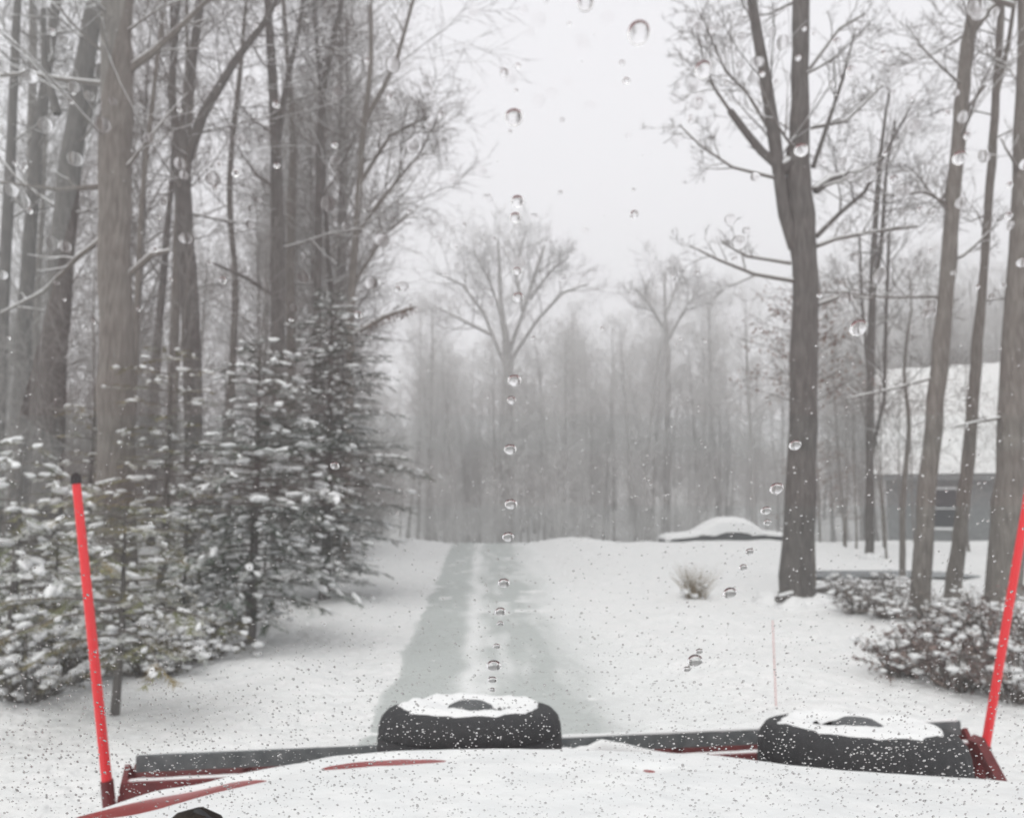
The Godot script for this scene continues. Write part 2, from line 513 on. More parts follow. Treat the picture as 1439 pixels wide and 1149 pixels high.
func shrub(H: float, R: float, n: int, col: Color, col2: Color, snow: float, seed_: int, leaf_len: float) -> Node3D:
	var rg := RandomNumberGenerator.new(); rg.seed = seed_
	var o := Node3D.new()
	var w := Geo.new(); var g := Geo.new(); var s := Geo.new()
	g.tinted = true
	for k in n:
		var a := k * 2.4 + rg.randf_range(-.5, .5)
		var rr := sqrt(rg.randf()) * R
		var tip := Vector3(cos(a) * rr, H * rg.randf_range(.45, 1.0) * sqrt(maxf(1.05 - rr * rr / R / R, 0.08)), sin(a) * rr)
		var p0 := Vector3(cos(a) * .12 * R, -.05, sin(a) * .12 * R)
		var mid := p0.lerp(tip, .5) + Vector3(0, .12 * H, 0)
		w.tube([p0, mid, tip], [0.011, 0.007, 0.003], 4)
		for j in 6:
			var q := p0.lerp(mid, rg.randf()) if rg.randf() < .4 else mid.lerp(tip, rg.randf())
			var e := q + Vector3(rg.randf_range(-1, 1), rg.randf_range(-.2, .8), rg.randf_range(-1, 1)).normalized() * rg.randf_range(.08, .22)
			w.sliver(q, e, 0.003)
			for m in rg.randi_range(1, 6):
				var b := q.lerp(e, rg.randf_range(.4, 1.05))
				var ld := Vector3(rg.randf_range(-1, 1), rg.randf_range(-1.1, .3), rg.randf_range(-1, 1)).normalized()
				var sd := ld.cross(Vector3(rg.randf_range(-1, 1), 1, rg.randf_range(-1, 1))).normalized()
				g.tint = col.lerp(col2, rg.randf()) * rg.randf_range(.7, 1.3)
				g.leaf(b, ld, sd, leaf_len * rg.randf_range(.7, 1.3), leaf_len * .22, leaf_len * rg.randf_range(.02, .12))
			if rg.randf() < snow:
				var z := rg.randf_range(.02, .065)
				s.blob(Transform3D(Basis(Vector3.UP, rg.randf() * TAU).scaled(Vector3(z, z * .5, z * rg.randf_range(.7, 1.5))), e + Vector3(0, .015, 0)), rg, .3, 7, 3)
	put_mesh("stems", w, M.twig, o)
	if g.v.size(): put_mesh("leaves", g, M.leaf, o).set_meta("kind", "stuff")
	if s.v.size(): put_mesh("snow_load", s, M.snow_lump, o).set_meta("kind", "stuff")
	return o

# ------------------------------------------------------------------ the truck's own parts
var lip_px := [[60, 1182], [130, 1150], [220, 1124], [290, 1111], [350, 1096], [430, 1081], [480, 1070], [560, 1063], [700, 1061], [850, 1065], [1000, 1071], [1100, 1083], [1250, 1096], [1340, 1103], [1439, 1114], [1560, 1134], [1640, 1160]]
var lip := []

func lip_at(x: float) -> Vector2:                        # (height, distance ahead) of the hood's front edge
	for k in lip.size() - 1:
		if x <= lip[k + 1].x or k == lip.size() - 2:
			var a: Vector3 = lip[k]; var b: Vector3 = lip[k + 1]
			var t := clampf((x - a.x) / (b.x - a.x), 0, 1)
			var pa: Vector3 = lip[maxi(k - 1, 0)]; var pb: Vector3 = lip[mini(k + 2, lip.size() - 1)]
			var c := a.cubic_interpolate(b, pa, pb, t)
			return Vector2(c.y, -c.z)
	return Vector2.ZERO

func hood_point(x: float, s: float) -> Vector3:          # s: 0 at the windscreen, 1 at the front edge, on to 2 down the nose
	var l := lip_at(x)
	if s <= 1.0:
		var d := lerpf(0.82, l.y, s)
		var bulge := 0.012 * exp(-pow((x - 0.22) / 0.28, 2.0)) * ss(1.0, .8, s)
		return Vector3(x, l.x + 0.075 * (1 - s) + 0.02 * sin(PI * s) + bulge - 0.014 * ss(0.93, 1.0, s) + 0.014, -d)
	var k := s - 1.0
	return Vector3(x, l.x - 0.5 * k, -(l.y + 0.05 * sin(minf(k * 6.0, 1.57)) - 0.12 * k))

func make_truck() -> void:
	for c in lip_px:
		var d := 1.86 - 0.42 * pow(absf((c[0] - 820.0) / 760.0), 2.6)
		lip.append(P(c[0], c[1], d))
	var x0: float = lip[0].x; var x1: float = lip[-1].x
	var xc := (x0 + x1) / 2
	var truck := thing("pickup_truck", Vector3(xc, 0, -1.0), "red truck whose snow-covered hood fills the foot of the picture", "truck")
	var off := -truck.position
	var nu := 90; var nv := 46
	var g := Geo.new()
	g.grid(nv, nu, func(i: int, j: int): return hood_point(lerpf(x0, x1, float(j) / nu), 1.5 * i / nv) + off)
	put_mesh("hood", g, M.hood_red, truck)
	# the snow on it, thin or gone where red shows
	var holes := []                                       # x, s, half width, half depth, how far gone
	for h in [[545, 1072, 115, .06, .66], [915, 1085, 55, .055, .58], [775, 1098, 36, .07, .56], [215, 1130, 90, .05, 2.4], [270, 1116, 55, .04, 1.5], [130, 1152, 70, .06, 2.6]]:
		var best := Vector2.ZERO; var bd := 1e9
		var d0 := 1.5
		for k in 60:                                      # where that direction meets the hood
			var s := k / 60.0
			var q := P(h[0], h[1], lerpf(.82, 1.86, s))
			var l := lip_at(q.x)
			var sv := clampf((-q.z - .82) / (l.y - .82), 0, 1)
			var e := absf(hood_point(q.x, sv).y - q.y)
			if e < bd: bd = e; best = Vector2(q.x, sv); d0 = -q.z
		holes.append([best.x, best.y, h[2] / F * d0, h[3], h[4]])
	var thick := func(x: float, s: float) -> float:
		var t := (0.019 + 0.004 * fn.get_noise_2d(x * 70, s * 60)) * lerpf(1.0, .55, ss(.6, .85, s)) + 0.0012 * fn.get_noise_2d(x * 400, s * 300)
		t *= ss(1.03, 0.93, s) * 0.75 + 0.25
		t *= ss(x0 + .03, x0 + .15, x)
		for h in holes: t -= 0.03 * h[4] * exp(-pow((x - h[0]) / h[2], 2.0) - pow((s - h[1]) / h[3], 2.0)) * (0.8 + 0.5 * fn.get_noise_2d(x * 160, 77))
		t -= 0.06 * ss(1.0, 1.06, s + 0.02 * fn.get_noise_2d(x * 60, 9))
		return t
	var sg := Geo.new()
	var su := 220; var sv_ := 130
	sg.grid(sv_, su, func(i: int, j: int):
		var x := lerpf(x0 + .01, x1 - .01, float(j) / su)
		var s := 1.12 * pow(float(i) / sv_, 0.6)
		var p := hood_point(x, s)
		return p + off + Vector3(0, maxf(thick.call(x, s), -0.008), 0))
	var snow := put_mesh("hood_snow", sg, M.hood_snow, truck)
	# fenders, nose, wheels: below the frame, they carry the hood
	var b := Geo.new()
	b.box(Transform3D(Basis(), Vector3(0, .78, .12)), Vector3(1.72, .5, 1.3))
	b.box(Transform3D(Basis(), Vector3(0, .80, 1.3)), Vector3(1.78, .62, 1.0))
	put_mesh("body", b, M.red_paint, truck)
	var bm := Geo.new()
	bm.box(Transform3D(Basis(), Vector3(0, .56, -.66)), Vector3(1.7, .2, .16))
	put_mesh("bumper", bm, M.black, truck)
	for sx in [-1.0, 1.0]:
		var w := Geo.new()
		w.lathe(Transform3D(Basis(Vector3.FORWARD, PI / 2), Vector3(sx * .8, .38, .1)), [Vector2(.2, -.11), Vector2(.34, -.12), Vector2(.38, -.08), Vector2(.38, .08), Vector2(.34, .12), Vector2(.2, .11), Vector2(.2, -.11)], 28)
		put_mesh("wheel", w, M.rubber, truck)
	# windscreen and its surround
	var wg := Geo.new()
	var wx0 := -.80; var wx1 := 1.05
	wg.quad(ws_at(wx0, 1) + off, ws_at(wx1, 1) + off, ws_at(wx1, 0) + off, ws_at(wx0, 0) + off)
	put_mesh("windshield", wg, M.glass, truck)
	var fr := Geo.new()
	fr.tube([ws_at(wx0, -.02) + off, ws_at(wx1, -.02) + off], [.02, .02], 8, true)
	put_mesh("windshield_seal", fr, M.black, truck)
	var dash := Geo.new()
	dash.grid(6, 12, func(i: int, j: int):
		var t := i / 6.0
		return Vector3(lerpf(wx0, wx1, j / 12.0), 1.19 - .1 * ss(.5, 0.0, t), lerpf(-.34, -.84, t)) + off)
	put_mesh("dashboard", dash, M.black, truck)

func ws_at(x: float, t: float) -> Vector3:               # a point of the windscreen, t from its foot to its top
	return Vector3(x, lerpf(1.235, 2.06, t), -lerpf(.90, .28, t))

func on_screen(px: float, py: float) -> Vector3:         # where a direction meets the windscreen
	var a := ws_at(0, 0); var n := (ws_at(0, 1) - a).cross(Vector3.RIGHT).normalized()
	var d := P(px, py, 1.0) - EYE
	return EYE + d * ((a - EYE).dot(n) / d.dot(n))

func drop_mesh(segs: int, rings: int) -> ArrayMesh:      # a cap of water of radius 1 on the x-y plane, bulging to +z
	var g := Geo.new()
	var top := g.put(Vector3(0, 0, .62), Vector3(0, 0, 1))
	var R := 1.16; var zc := .62 - R
	var a1 := acos(-zc / R) if zc < 0 else PI / 2
	for r in rings:
		var th := a1 * (r + 1) / rings
		for s in segs:
			var a := TAU * s / segs
			var o := Vector3(sin(th) * cos(a), sin(th) * sin(a), cos(th))
			g.put(o * R + Vector3(0, 0, zc), o)
	for s in segs:
		var s2 := (s + 1) % segs
		g.tri(top, 1 + s2, 1 + s)
		for r in rings - 1:
			var b := 1 + r * segs
			g.tri(b + s, b + s2, b + segs + s); g.tri(b + s2, b + segs + s2, b + segs + s)
	var c := g.put(Vector3(0, 0, 0), Vector3(0, 0, -1))
	var ring := []
	for s in segs: ring.append(g.put(g.v[1 + (rings - 1) * segs + s] * Vector3(1, 1, 0), Vector3(0, 0, -1)))
	for s in segs: g.tri(c, ring[s], ring[(s + 1) % segs])
	return g.mesh()

func drop_at(p: Vector3, r: float, stretch: float, rg: RandomNumberGenerator) -> Transform3D:
	var up := (ws_at(0, 1) - ws_at(0, 0)).normalized()
	var out := Vector3.RIGHT.cross(up).normalized()
	if out.z > 0: out = -out
	var x := up.cross(out)
	var a := rg.randf_range(-.3, .3)
	return Transform3D(Basis((x * cos(a) + up * sin(a)) * r, (up * cos(a) - x * sin(a)) * r * stretch, out * r), p + out * 0.0006)

func make_drops() -> void:
	var rg := RandomNumberGenerator.new(); rg.seed = 77
	var mesh := drop_mesh(20, 7)
	var big := [[723, 535, 9.5, "round water drop in front of the far trees, highest large one of the middle row"], [719, 563, 6, "small water drop just under the highest large drop of the middle row"], [717, 632, 8.5, "round water drop halfway down the far trees in the middle row"], [718, 709, 8.5, "round water drop low on the far trees above the end of the driveway"], [714, 755, 8, "water drop where the driveway meets the far trees"], [708, 820, 8, "water drop over the far part of the driveway"], [703, 860, 7, "water drop over the middle of the driveway, with a small one beneath"], [703, 877, 4.5, "tiny water drop right under the one over the middle of the driveway"], [698, 909, 5, "tiny water drop over the near driveway, above the widest near drop"], [694, 936, 9.5, "widest water drop over the near driveway above the left tire"], [692, 956, 6, "small water drop above the dark middle of the left tire"], [692, 970, 4, "lowest tiny water drop, touching the far rim of the left tire"],
		[977, 929, 10, "widest water drop over the open snow on the right"], [983, 916, 5, "tiny water drop just above the widest one over the right snow"], [966, 941, 5, "tiny water drop just below the widest one over the right snow"], [1026, 834, 9, "water drop over the snow between grass clump and forked tree"], [1045, 798, 5.5, "tiny water drop left of the forked tree's foot"], [1054, 776, 5.5, "tiny water drop just under the snowed-in car"], [1092, 687, 9, "bright water drop at the left edge of the forked trunk above the car"], [1077, 718, 7, "dark water drop over the rear of the snowed-in car"], [1079, 735, 5, "tiny water drop under the dark one at the car's rear"], [1118, 626, 8, "bright water drop on the forked tree's trunk"], [1207, 461, 11, "large bright water drop right of the forked trunk above the house"], [727, 283, 9, "blurred water drop in the sky, upper of a close pair"], [724, 306, 8, "blurred water drop in the sky, lower of a close pair"], [722, 165, 12, "blurred large water drop in the middle of the sky"], [727, 381, 6, "faint water drop in the top of the tall spreading tree"], [728, 418, 7, "faint water drop in the fork of the tall spreading tree"], [898, 46, 14, "largest blurred water drop, high in the sky"], [823, 4, 10, "blurred water drop at the top edge of the sky"], [470, 655, 6, "bright water drop in front of the dense left evergreen"], [989, 98, 11, "blurred water drop beside the forked tree's left twigs"], [1127, 211, 9, "bright blurred water drop on the fork of the right tree"], [1350, 222, 9, "bright blurred water drop on the long leaning right trunk"]]
	for b in big:
		var p := on_screen(b[0], b[1])
		var r: float = b[2] / F * p.distance_to(EYE)
		var o := MeshInstance3D.new()
		o.mesh = mesh; o.material_override = M.water
		o.name = numbered("water_drop"); add_child(o, true)
		o.transform = drop_at(p, r, rg.randf_range(.9, 1.1), rg)
		tag(o, b[3], "water drop", "large water drops on the windscreen")
	# fine spray
	var xs: Array[Transform3D] = []
	var small := drop_mesh(12, 4)
	for k in 48000:
		var px := rg.randf_range(-60, 1500)
		var py := rg.randf_range(-40, 1200)
		var keep := 0.06 + 0.20 * ss(500, 800, py) + 0.6 * ss(820, 1060, py)
		keep *= 0.65 + 0.7 * (fn.get_noise_2d(px * .8, py * .8) + .35)
		if py < 480: keep = 0.005
		if rg.randf() > keep: continue
		var p := on_screen(px, py)
		var big_share := pow(rg.randf(), 2.5)
		var r := (0.62 + 1.25 * big_share) / F * p.distance_to(EYE)
		if py < 480: r = (2.5 + 3.0 * big_share) / F * p.distance_to(EYE)
		elif py < 800: r *= 0.95
		xs.append(drop_at(p, r, rg.randf_range(.65, 1.3), rg))
	for k in 120:                                         # flat, half-dried spots high on the glass
		var p := on_screen(rg.randf_range(-20, 1460), rg.randf_range(-20, 460))
		var x := drop_at(p, rg.randf_range(4.0, 10.0) / F * p.distance_to(EYE), rg.randf_range(.7, 1.2), rg)
		x.basis.z *= rg.randf_range(.07, .2)
		xs.append(x)
	var mm := MultiMesh.new()
	mm.transform_format = MultiMesh.TRANSFORM_3D
	mm.mesh = small
	mm.instance_count = xs.size()
	for k in xs.size(): mm.set_instance_transform(k, xs[k])
	var mi := MultiMeshInstance3D.new()
	mi.multimesh = mm; mi.material_override = M.water
	mi.name = numbered("water_spray"); add_child(mi, true)
	tag(mi, "fine spray of tiny water droplets over the whole windscreen", "spray", "", "stuff")

func make_flakes() -> void:
	var rg := RandomNumberGenerator.new(); rg.seed = 5
	var g := Geo.new()
	g.blob(Transform3D(Basis().scaled(Vector3(1, .6, 1)), Vector3.ZERO), rg, .35, 6, 3)
	var mm := MultiMesh.new()
	mm.transform_format = MultiMesh.TRANSFORM_3D
	mm.mesh = g.mesh()
	var n := 5200
	mm.instance_count = n
	for k in n:
		var d := 3.2 + 26.0 * pow(rg.randf(), .7)
		var p := Vector3(rg.randf_range(-.75, .75) * d, rg.randf_range(.1, 1.75 + .75 * d), -d)
		mm.set_instance_transform(k, Transform3D(Basis(Vector3(rg.randf(), 1, rg.randf()).normalized(), rg.randf() * TAU).scaled(Vector3.ONE * rg.randf_range(.0025, .0065)), p))
	var mi := MultiMeshInstance3D.new()
	mi.multimesh = mm; mi.material_override = M.snow_lump
	mi.name = numbered("snowflakes"); add_child(mi, true)
	tag(mi, "snowflakes falling through the air over the driveway", "snowflakes", "", "stuff")

# ------------------------------------------------------------------ plow and tires
func make_tire(at: Vector3, R: float, W: float, tilt: Basis, label: String, seed_: int, hole: Vector2, hole_r: float) -> void:
	var rg := RandomNumberGenerator.new(); rg.seed = seed_
	var o := thing("tire", at, label, "tire", "tires lying behind the plow blade")
	o.basis = tilt
	var g := Geo.new()
	var h := W / 2
	var prof := [Vector2(R * .56, -h * .7), Vector2(R * .62, -h * .85), Vector2(R * .76, -h * .99), Vector2(R * .90, -h * .90), Vector2(R * .965, -h * .72), Vector2(R * .99, -h * .5), Vector2(R * .995, -h * .30), Vector2(R * .97, -h * .27), Vector2(R * .97, -h * .23), Vector2(R, -h * .2), Vector2(R, h * .2), Vector2(R * .97, h * .23), Vector2(R * .97, h * .27), Vector2(R * .995, h * .30), Vector2(R * .99, h * .5), Vector2(R * .965, h * .72), Vector2(R * .90, h * .90), Vector2(R * .76, h * .99), Vector2(R * .62, h * .85), Vector2(R * .56, h * .7), Vector2(R * .57, 0), Vector2(R * .56, -h * .7)]
	g.lathe(Transform3D(), prof, 144, func(i: int, j: int, r: float): return r * (0.985 if i % 4 == 0 and ((j >= 3 and j <= 6) or (j >= 13 and j <= 16)) else 1.0))
	put_mesh("casing", g, M.rubber, o)
	var rim := Geo.new()
	rim.lathe(Transform3D(), [Vector2(.001, h * 1.12), Vector2(R * .14, h * 1.1), Vector2(R * .24, h * .98), Vector2(R * .29, h * .6), Vector2(R * .4, h * .3), Vector2(R * .54, h * .5), Vector2(R * .565, h * .68), Vector2(R * .555, h * .4), Vector2(R * .5, -h * .5), Vector2(.001, -h * .5)].map(func(q): return q), 48)
	put_mesh("rim", rim, M.steel, o)
	var s := Geo.new()
	var nr := 26; var na := 96
	var th := func(r: float, a: float) -> float:
		var p := Vector2(cos(a), sin(a)) * r
		var edge := 0.86 + 0.06 * fn.get_noise_2d(cos(a) * 90 + seed_, sin(a) * 90) + 0.03 * sin(a)
		var t := 0.024 * ss(edge, edge - .18, r) - .03 * ss(edge, edge + .05, r) - 0.012 * ss(edge - .06, edge, r)
		t -= 0.12 * exp(-pow(((p.x - hole.x) / hole_r), 2.0) - pow((p.y - hole.y) / (hole_r * .75), 2.0))
		return t + 0.008 * fn.get_noise_2d(p.x * 150 + seed_, p.y * 150)
	s.grid(na, nr, func(i: int, j: int):
		var a := -TAU * i / na
		var r := 1.0 * j / nr
		var t: float = th.call(r, a)
		var top := h * (0.92 + .06 * sin(clampf(r, 0, 1) * PI)) - h * .9 * ss(.84, 1.02, r) * .75
		return Vector3(cos(a) * r * R, top + t - .012, sin(a) * r * R),
		func(i: int, j: int): return th.call(1.0 * (j + .5) / nr, -TAU * (i + .5) / na) > -.002)
	put_mesh("snow_cap", s, M.snow_lump, o)

func make_plow() -> void:
	var A := P(158, 1104, 2.55); var B := P(1393, 1046, 2.95)   # ends of the ledge along its back
	var x := (B - A).normalized()
	var L := A.distance_to(B)
	var fw := Vector3.UP.cross(x).normalized()                  # ahead, away from the truck
	if fw.z > 0: fw = -fw
	var mid := (A + B) / 2
	var up := fw.cross(x) if fw.cross(x).y > 0 else x.cross(fw)
	var root := Vector3(mid.x, 0.0, mid.z)
	root.y = ground_h(mid.x, mid.z)
	var o := thing("snow_plow", root, "red snow plow blade with a dark top strip and snow on its ledge", "snow plow")
	var Q := func(u: float, h: float, f: float) -> Vector3:     # u along, h above the ground, f ahead of the ledge
		var p: Vector3 = A.lerp(B, u)
		return p + up * (h - .83) + fw * f - root
	var prof := [[.08, .22], [.11, .10], [.2, .03], [.34, .005], [.5, .01], [.64, .04], [.76, .09], [.83, .14]]
	var g := Geo.new()
	g.grid(24, prof.size() - 1, func(i: int, j: int): return Q.call(i / 24.0, prof[j][0], prof[j][1] + .06))
	put_mesh("moldboard", g, M.red_paint, o)
	var lg := Geo.new()
	lg.bar(Q.call(.004, .775, .055), Q.call(.996, .775, .055), up, .05, .10)
	put_mesh("top_ledge", lg, M.red_paint, o)
	var ls := Geo.new()
	ls.grid(120, 8, func(i: int, j: int):
		var u := lerpf(.01, .99, i / 120.0)
		var a := PI * j / 8.0
		var k := 1.0 + .5 * fn.get_noise_2d(u * 900, 4)
		return Q.call(u, .824 + sin(a) * (.006 + .045 * ss(.2, .34, u) * ss(.62, .52, u)) * k * ss(0, .02, u) * ss(1.0, .98, u), .057 - cos(a) * (.011 + .016 * ss(.15, .3, u) * ss(.62, .52, u))))
	put_mesh("ledge_snow", ls, M.snow_lump, o)
	var df := Geo.new()
	df.bar(Q.call(.012, .862, .10), Q.call(.985, .862, .10), up, .014, .05)
	put_mesh("top_strip", df, M.deflector, o)
	var strip_snow := Geo.new()
	strip_snow.tube(range(41).map(func(k): return Q.call(lerpf(.30, .98, k / 40.0), .889, .10)), range(41).map(func(k): return .006 + .007 * absf(fn.get_noise_2d(k * 37.0, 50))), 6, true)
	put_mesh("strip_snow", strip_snow, M.snow_lump, o)
	for k in 9:
		var u := lerpf(.0, 1.0, k / 8.0)
		var rib := Geo.new()
		for j in prof.size() - 1:
			rib.bar(Q.call(u, prof[j][0], prof[j][1] + .02), Q.call(u, prof[j + 1][0], prof[j + 1][1] + .02), x, .075, .016)
		put_mesh("rib", rib, M.red_paint, o)
	var ce := Geo.new()
	ce.bar(Q.call(0, .05, .30), Q.call(1, .05, .30), up, .02, .15)
	put_mesh("cutting_edge", ce, M.steel, o)
	# snow lodged behind the blade's two ends
	for e in [[.012, .10, .62], [.905, .985, .735]]:
		var sn := Geo.new()
		sn.grid(14, 10, func(i: int, j: int):
			var u := lerpf(e[0], e[1], i / 14.0); var t := j / 10.0
			var k := fn.get_noise_2d(u * 800, t * 90)
			return Q.call(u, lerpf(.40, e[2] + .02 * k, t), .035 - .04 * sin(t * PI) + .03 * t + .012 * k))
		put_mesh("lodged_snow", sn, M.snow_lump, o)
	# marker rods
	for e in [[[150, 1102], [106, 672], 2.55, 0.0], [[1385, 1052], [1468, 560], 2.95, 1.0]]:
		var p0 := P(e[0][0], e[0][1], e[2]) - root
		var p1 := P(e[1][0], e[1][1], e[2]) - root
		var rod := Geo.new()
		var w := 6.6 / F * 2.55
		rod.tube([p0, p0.lerp(p1, .5), p1], [w, w * .95, w * .85], 12, true)
		var rm := put_mesh("marker_rod", rod, M.marker, o)
		var cap := Geo.new()
		var dr := (p1 - p0).normalized()
		cap.tube([p1 - dr * .018, p1, p1 + dr * .010, p1 + dr * .018], [w * 1.05, w * 1.08, w * .9, w * .3], 12, true)
		put_mesh("rod_cap", cap, M.black, rm)
		var br := Geo.new()
		br.tube([p0 - dr * .10, p0 + dr * .012], [w * 1.3, w * 1.25], 10, true)
		put_mesh("rod_bracket", br, M.red_paint, o)
	var br2 := Geo.new()                                        # brace at the right end
	br2.bar(Q.call(.975, .86, -.02), Q.call(1.012, .64, -.03), x, .05, .035)
	put_mesh("end_brace", br2, M.red_paint, o)
	# frame between truck and blade, which carries the tires
	var fr := Geo.new()
	for px in [640.0, 800.0, 1080.0, 1300.0]:
		var far := P(px, 1060, 2.72) - root
		fr.bar(Vector3(far.x * .8, .55, -1.75 - root.z), Vector3(far.x, .62, far.z + .05), Vector3.UP, .08, .1)
	put_mesh("push_frame", fr, M.steel, o)

func make_tire_tray(called: String, at: Vector3, tilt: Basis, R: float, W: float, foot: float) -> void:
	pass

# ------------------------------------------------------------------ house and car
func make_house() -> void:
	var C := P(1229, 668, 31.6)                          # left front corner of the eaves
	var o := thing("house", Vector3(C.x, ground_h(C.x, C.z) - .25, C.z), "low grey house with a snow-white roof behind the right trees", "house")
	o.rotation.y = deg_to_rad(-26)
	var ey := C.y - o.position.y
	var ry := P(1240, 525, 36.0).y - o.position.y
	var L := 9.5; var D := 9.6
	var w := Geo.new()
	w.box(Transform3D(Basis(), Vector3(L / 2, ey / 2 - .3, -D / 2)), Vector3(L - .8, ey + .58, D - .9))
	for sx in [.4, L - .4]:
		var a := Vector3(sx, ey - .02, -.45); var b := Vector3(sx, ry - .4, -D / 2); var c := Vector3(sx, ey - .02, -D + .45)
		w.tri(w.put(a, Vector3.RIGHT), w.put(b, Vector3.RIGHT), w.put(c, Vector3.RIGHT))
	put_mesh("wall", w, M.siding, o)
	for side in 2:
		var r := Geo.new(); var s := Geo.new()
		var a := Vector3(0, ey, 0.0 if side == 0 else -D); var b := Vector3(0, ry, -D / 2)
		var dn := (b - a).normalized(); var nr := Vector3.RIGHT.cross(dn).normalized()
		if nr.y < 0: nr = -nr
		var mid := (a + b) / 2 + Vector3(L / 2, 0, 0)
		r.box(Transform3D(Basis(Vector3.RIGHT, nr, Vector3.RIGHT.cross(nr)), mid), Vector3(L, .12, a.distance_to(b)))
		var ro := put_mesh("roof", r, M.steel, o)
		s.grid(40, 16, func(i: int, j: int):
			var p := a.lerp(b, j / 16.0) + Vector3(L * i / 40.0, 0, 0)
			var k := .18 + .06 * fn.get_noise_2d(i * 22.0, j * 30.0 + side * 500)
			if j == 0 or i == 0 or i == 40: k = .062
			return p + nr * k)
		put_mesh("roof_snow", s, M.snow, ro)
	var fas := Geo.new()
	fas.box(Transform3D(Basis(), Vector3(L / 2, ey - .1, -.03)), Vector3(L, .2, .04))
	put_mesh("fascia", fas, M.siding, o)
	var y1 := P(1320, 741, 30.6).y - o.position.y; var y2 := P(1320, 688, 30.6).y - o.position.y
	for wx in [[1.98, 2.86], [6.2, 7.1]]:
		var c := Vector3((wx[0] + wx[1]) / 2, (y1 + y2) / 2, -.43); var sz := Vector3(wx[1] - wx[0], y2 - y1, 0)
		var f := Geo.new()
		f.box(Transform3D(Basis(), c + Vector3(-sz.x / 2 - .06, 0, 0)), Vector3(.12, sz.y + .24, .08))
		f.box(Transform3D(Basis(), c + Vector3(sz.x / 2 + .06, 0, 0)), Vector3(.12, sz.y + .24, .08))
		f.box(Transform3D(Basis(), c + Vector3(0, sz.y / 2 + .06, 0)), Vector3(sz.x, .12, .076))
		f.box(Transform3D(Basis(), c + Vector3(0, -sz.y / 2 - .06, .02)), Vector3(sz.x, .12, .12))
		f.box(Transform3D(Basis(), c), Vector3(sz.x, .05, .05))
		var fo := put_mesh("window", f, M.trim, o)
		var p := Geo.new()
		p.box(Transform3D(Basis(), c + Vector3(0, 0, -.005)), Vector3(sz.x, sz.y, .03))
		put_mesh("pane", p, M.pane, fo)

func make_car() -> void:
	var c := P(1016, 742, 30.5)
	var gy := c.y - 1.13
	var o := thing("parked_car", Vector3(c.x, gy, c.z), "parked car under a thick hood of snow beyond the driveway's end", "car")
	# side outlines: (x, y) in metres, car faces left
	var low := [Vector2(-2.25, .32), Vector2(-2.32, .55), Vector2(-2.25, .74), Vector2(-1.1, .92), Vector2(1.35, .95), Vector2(2.2, .90), Vector2(2.32, .6), Vector2(2.25, .32)]
	var b := Geo.new()
	var prof := func(list: Array, g: Geo, half: float, inset: float, top: float):
		var m := list.size()
		for k in m:
			var p: Vector2 = list[k]; var q: Vector2 = list[(k + 1) % m]
			var ip := half - (inset if p.y > top else 0.0); var iq := half - (inset if q.y > top else 0.0)
			g.quad(Vector3(p.x, p.y, -ip), Vector3(q.x, q.y, -iq), Vector3(q.x, q.y, iq), Vector3(p.x, p.y, ip))
		for s in [-1.0, 1.0]:
			var ce := Vector2.ZERO
			for p in list: ce += p / m
			for k in m:
				var p: Vector2 = list[k]; var q: Vector2 = list[(k + 1) % m]
				var ip := half - (inset if p.y > top else 0.0); var iq := half - (inset if q.y > top else 0.0)
				var i := g.put(Vector3(ce.x, ce.y, s * half), Vector3(0, 0, s)); g.put(Vector3(p.x, p.y, s * ip), Vector3(0, 0, s)); g.put(Vector3(q.x, q.y, s * iq), Vector3(0, 0, s))
				if s > 0: g.tri(i, i + 1, i + 2)
				else: g.tri(i, i + 2, i + 1)
	prof.call(low, b, .86, .06, .85)
	put_mesh("body", b, M.car_paint, o)
	var cab := [Vector2(-1.0, .93), Vector2(-.35, 1.36), Vector2(.1, 1.42), Vector2(.85, 1.38), Vector2(1.45, .95)]
	var cg := Geo.new()
	prof.call(cab, cg, .80, .18, 1.1)
	put_mesh("cabin", cg, M.pane, o)
	for k in [[-1.45, 1.0], [1.4, 1.0], [-1.45, -1.0], [1.4, -1.0]]:
		var w := Geo.new()
		w.lathe(Transform3D(Basis(Vector3.RIGHT, PI / 2), Vector3(k[0], .31, .76 * k[1])), [Vector2(.01, -.1), Vector2(.26, -.1), Vector2(.31, -.07), Vector2(.31, .07), Vector2(.26, .1), Vector2(.01, .1)], 20)
		put_mesh("wheel", w, M.rubber, o)
	# snow over hood, glass, roof and boot
	var line := [Vector2(-2.34, .74), Vector2(-2.28, .86), Vector2(-2.1, .93), Vector2(-1.4, .99), Vector2(-1.18, 1.02), Vector2(-1.05, 1.08), Vector2(-.5, 1.44), Vector2(-.35, 1.51), Vector2(-.1, 1.56), Vector2(.4, 1.57), Vector2(.72, 1.53), Vector2(.88, 1.46), Vector2(1.32, 1.12), Vector2(1.45, 1.06), Vector2(1.9, 1.03), Vector2(2.22, .99), Vector2(2.34, .82)]
	var sg := Geo.new()
	sg.grid(line.size() - 1, 12, func(i: int, j: int):
		var p: Vector2 = line[i]
		var hw := .90 - .07 * ss(1.0, 1.5, p.y)
		var a := PI * j / 12.0
		var drop := (1.0 - pow(sin(a), .4)) * (.16 + .40 * ss(1.05, 1.45, p.y))
		return Vector3(p.x, p.y - drop + .02 * fn.get_noise_2d(i * 60, j * 40), cos(a) * (hw + .03)))
	put_mesh("snow_cover", sg, M.snow_lump, o)

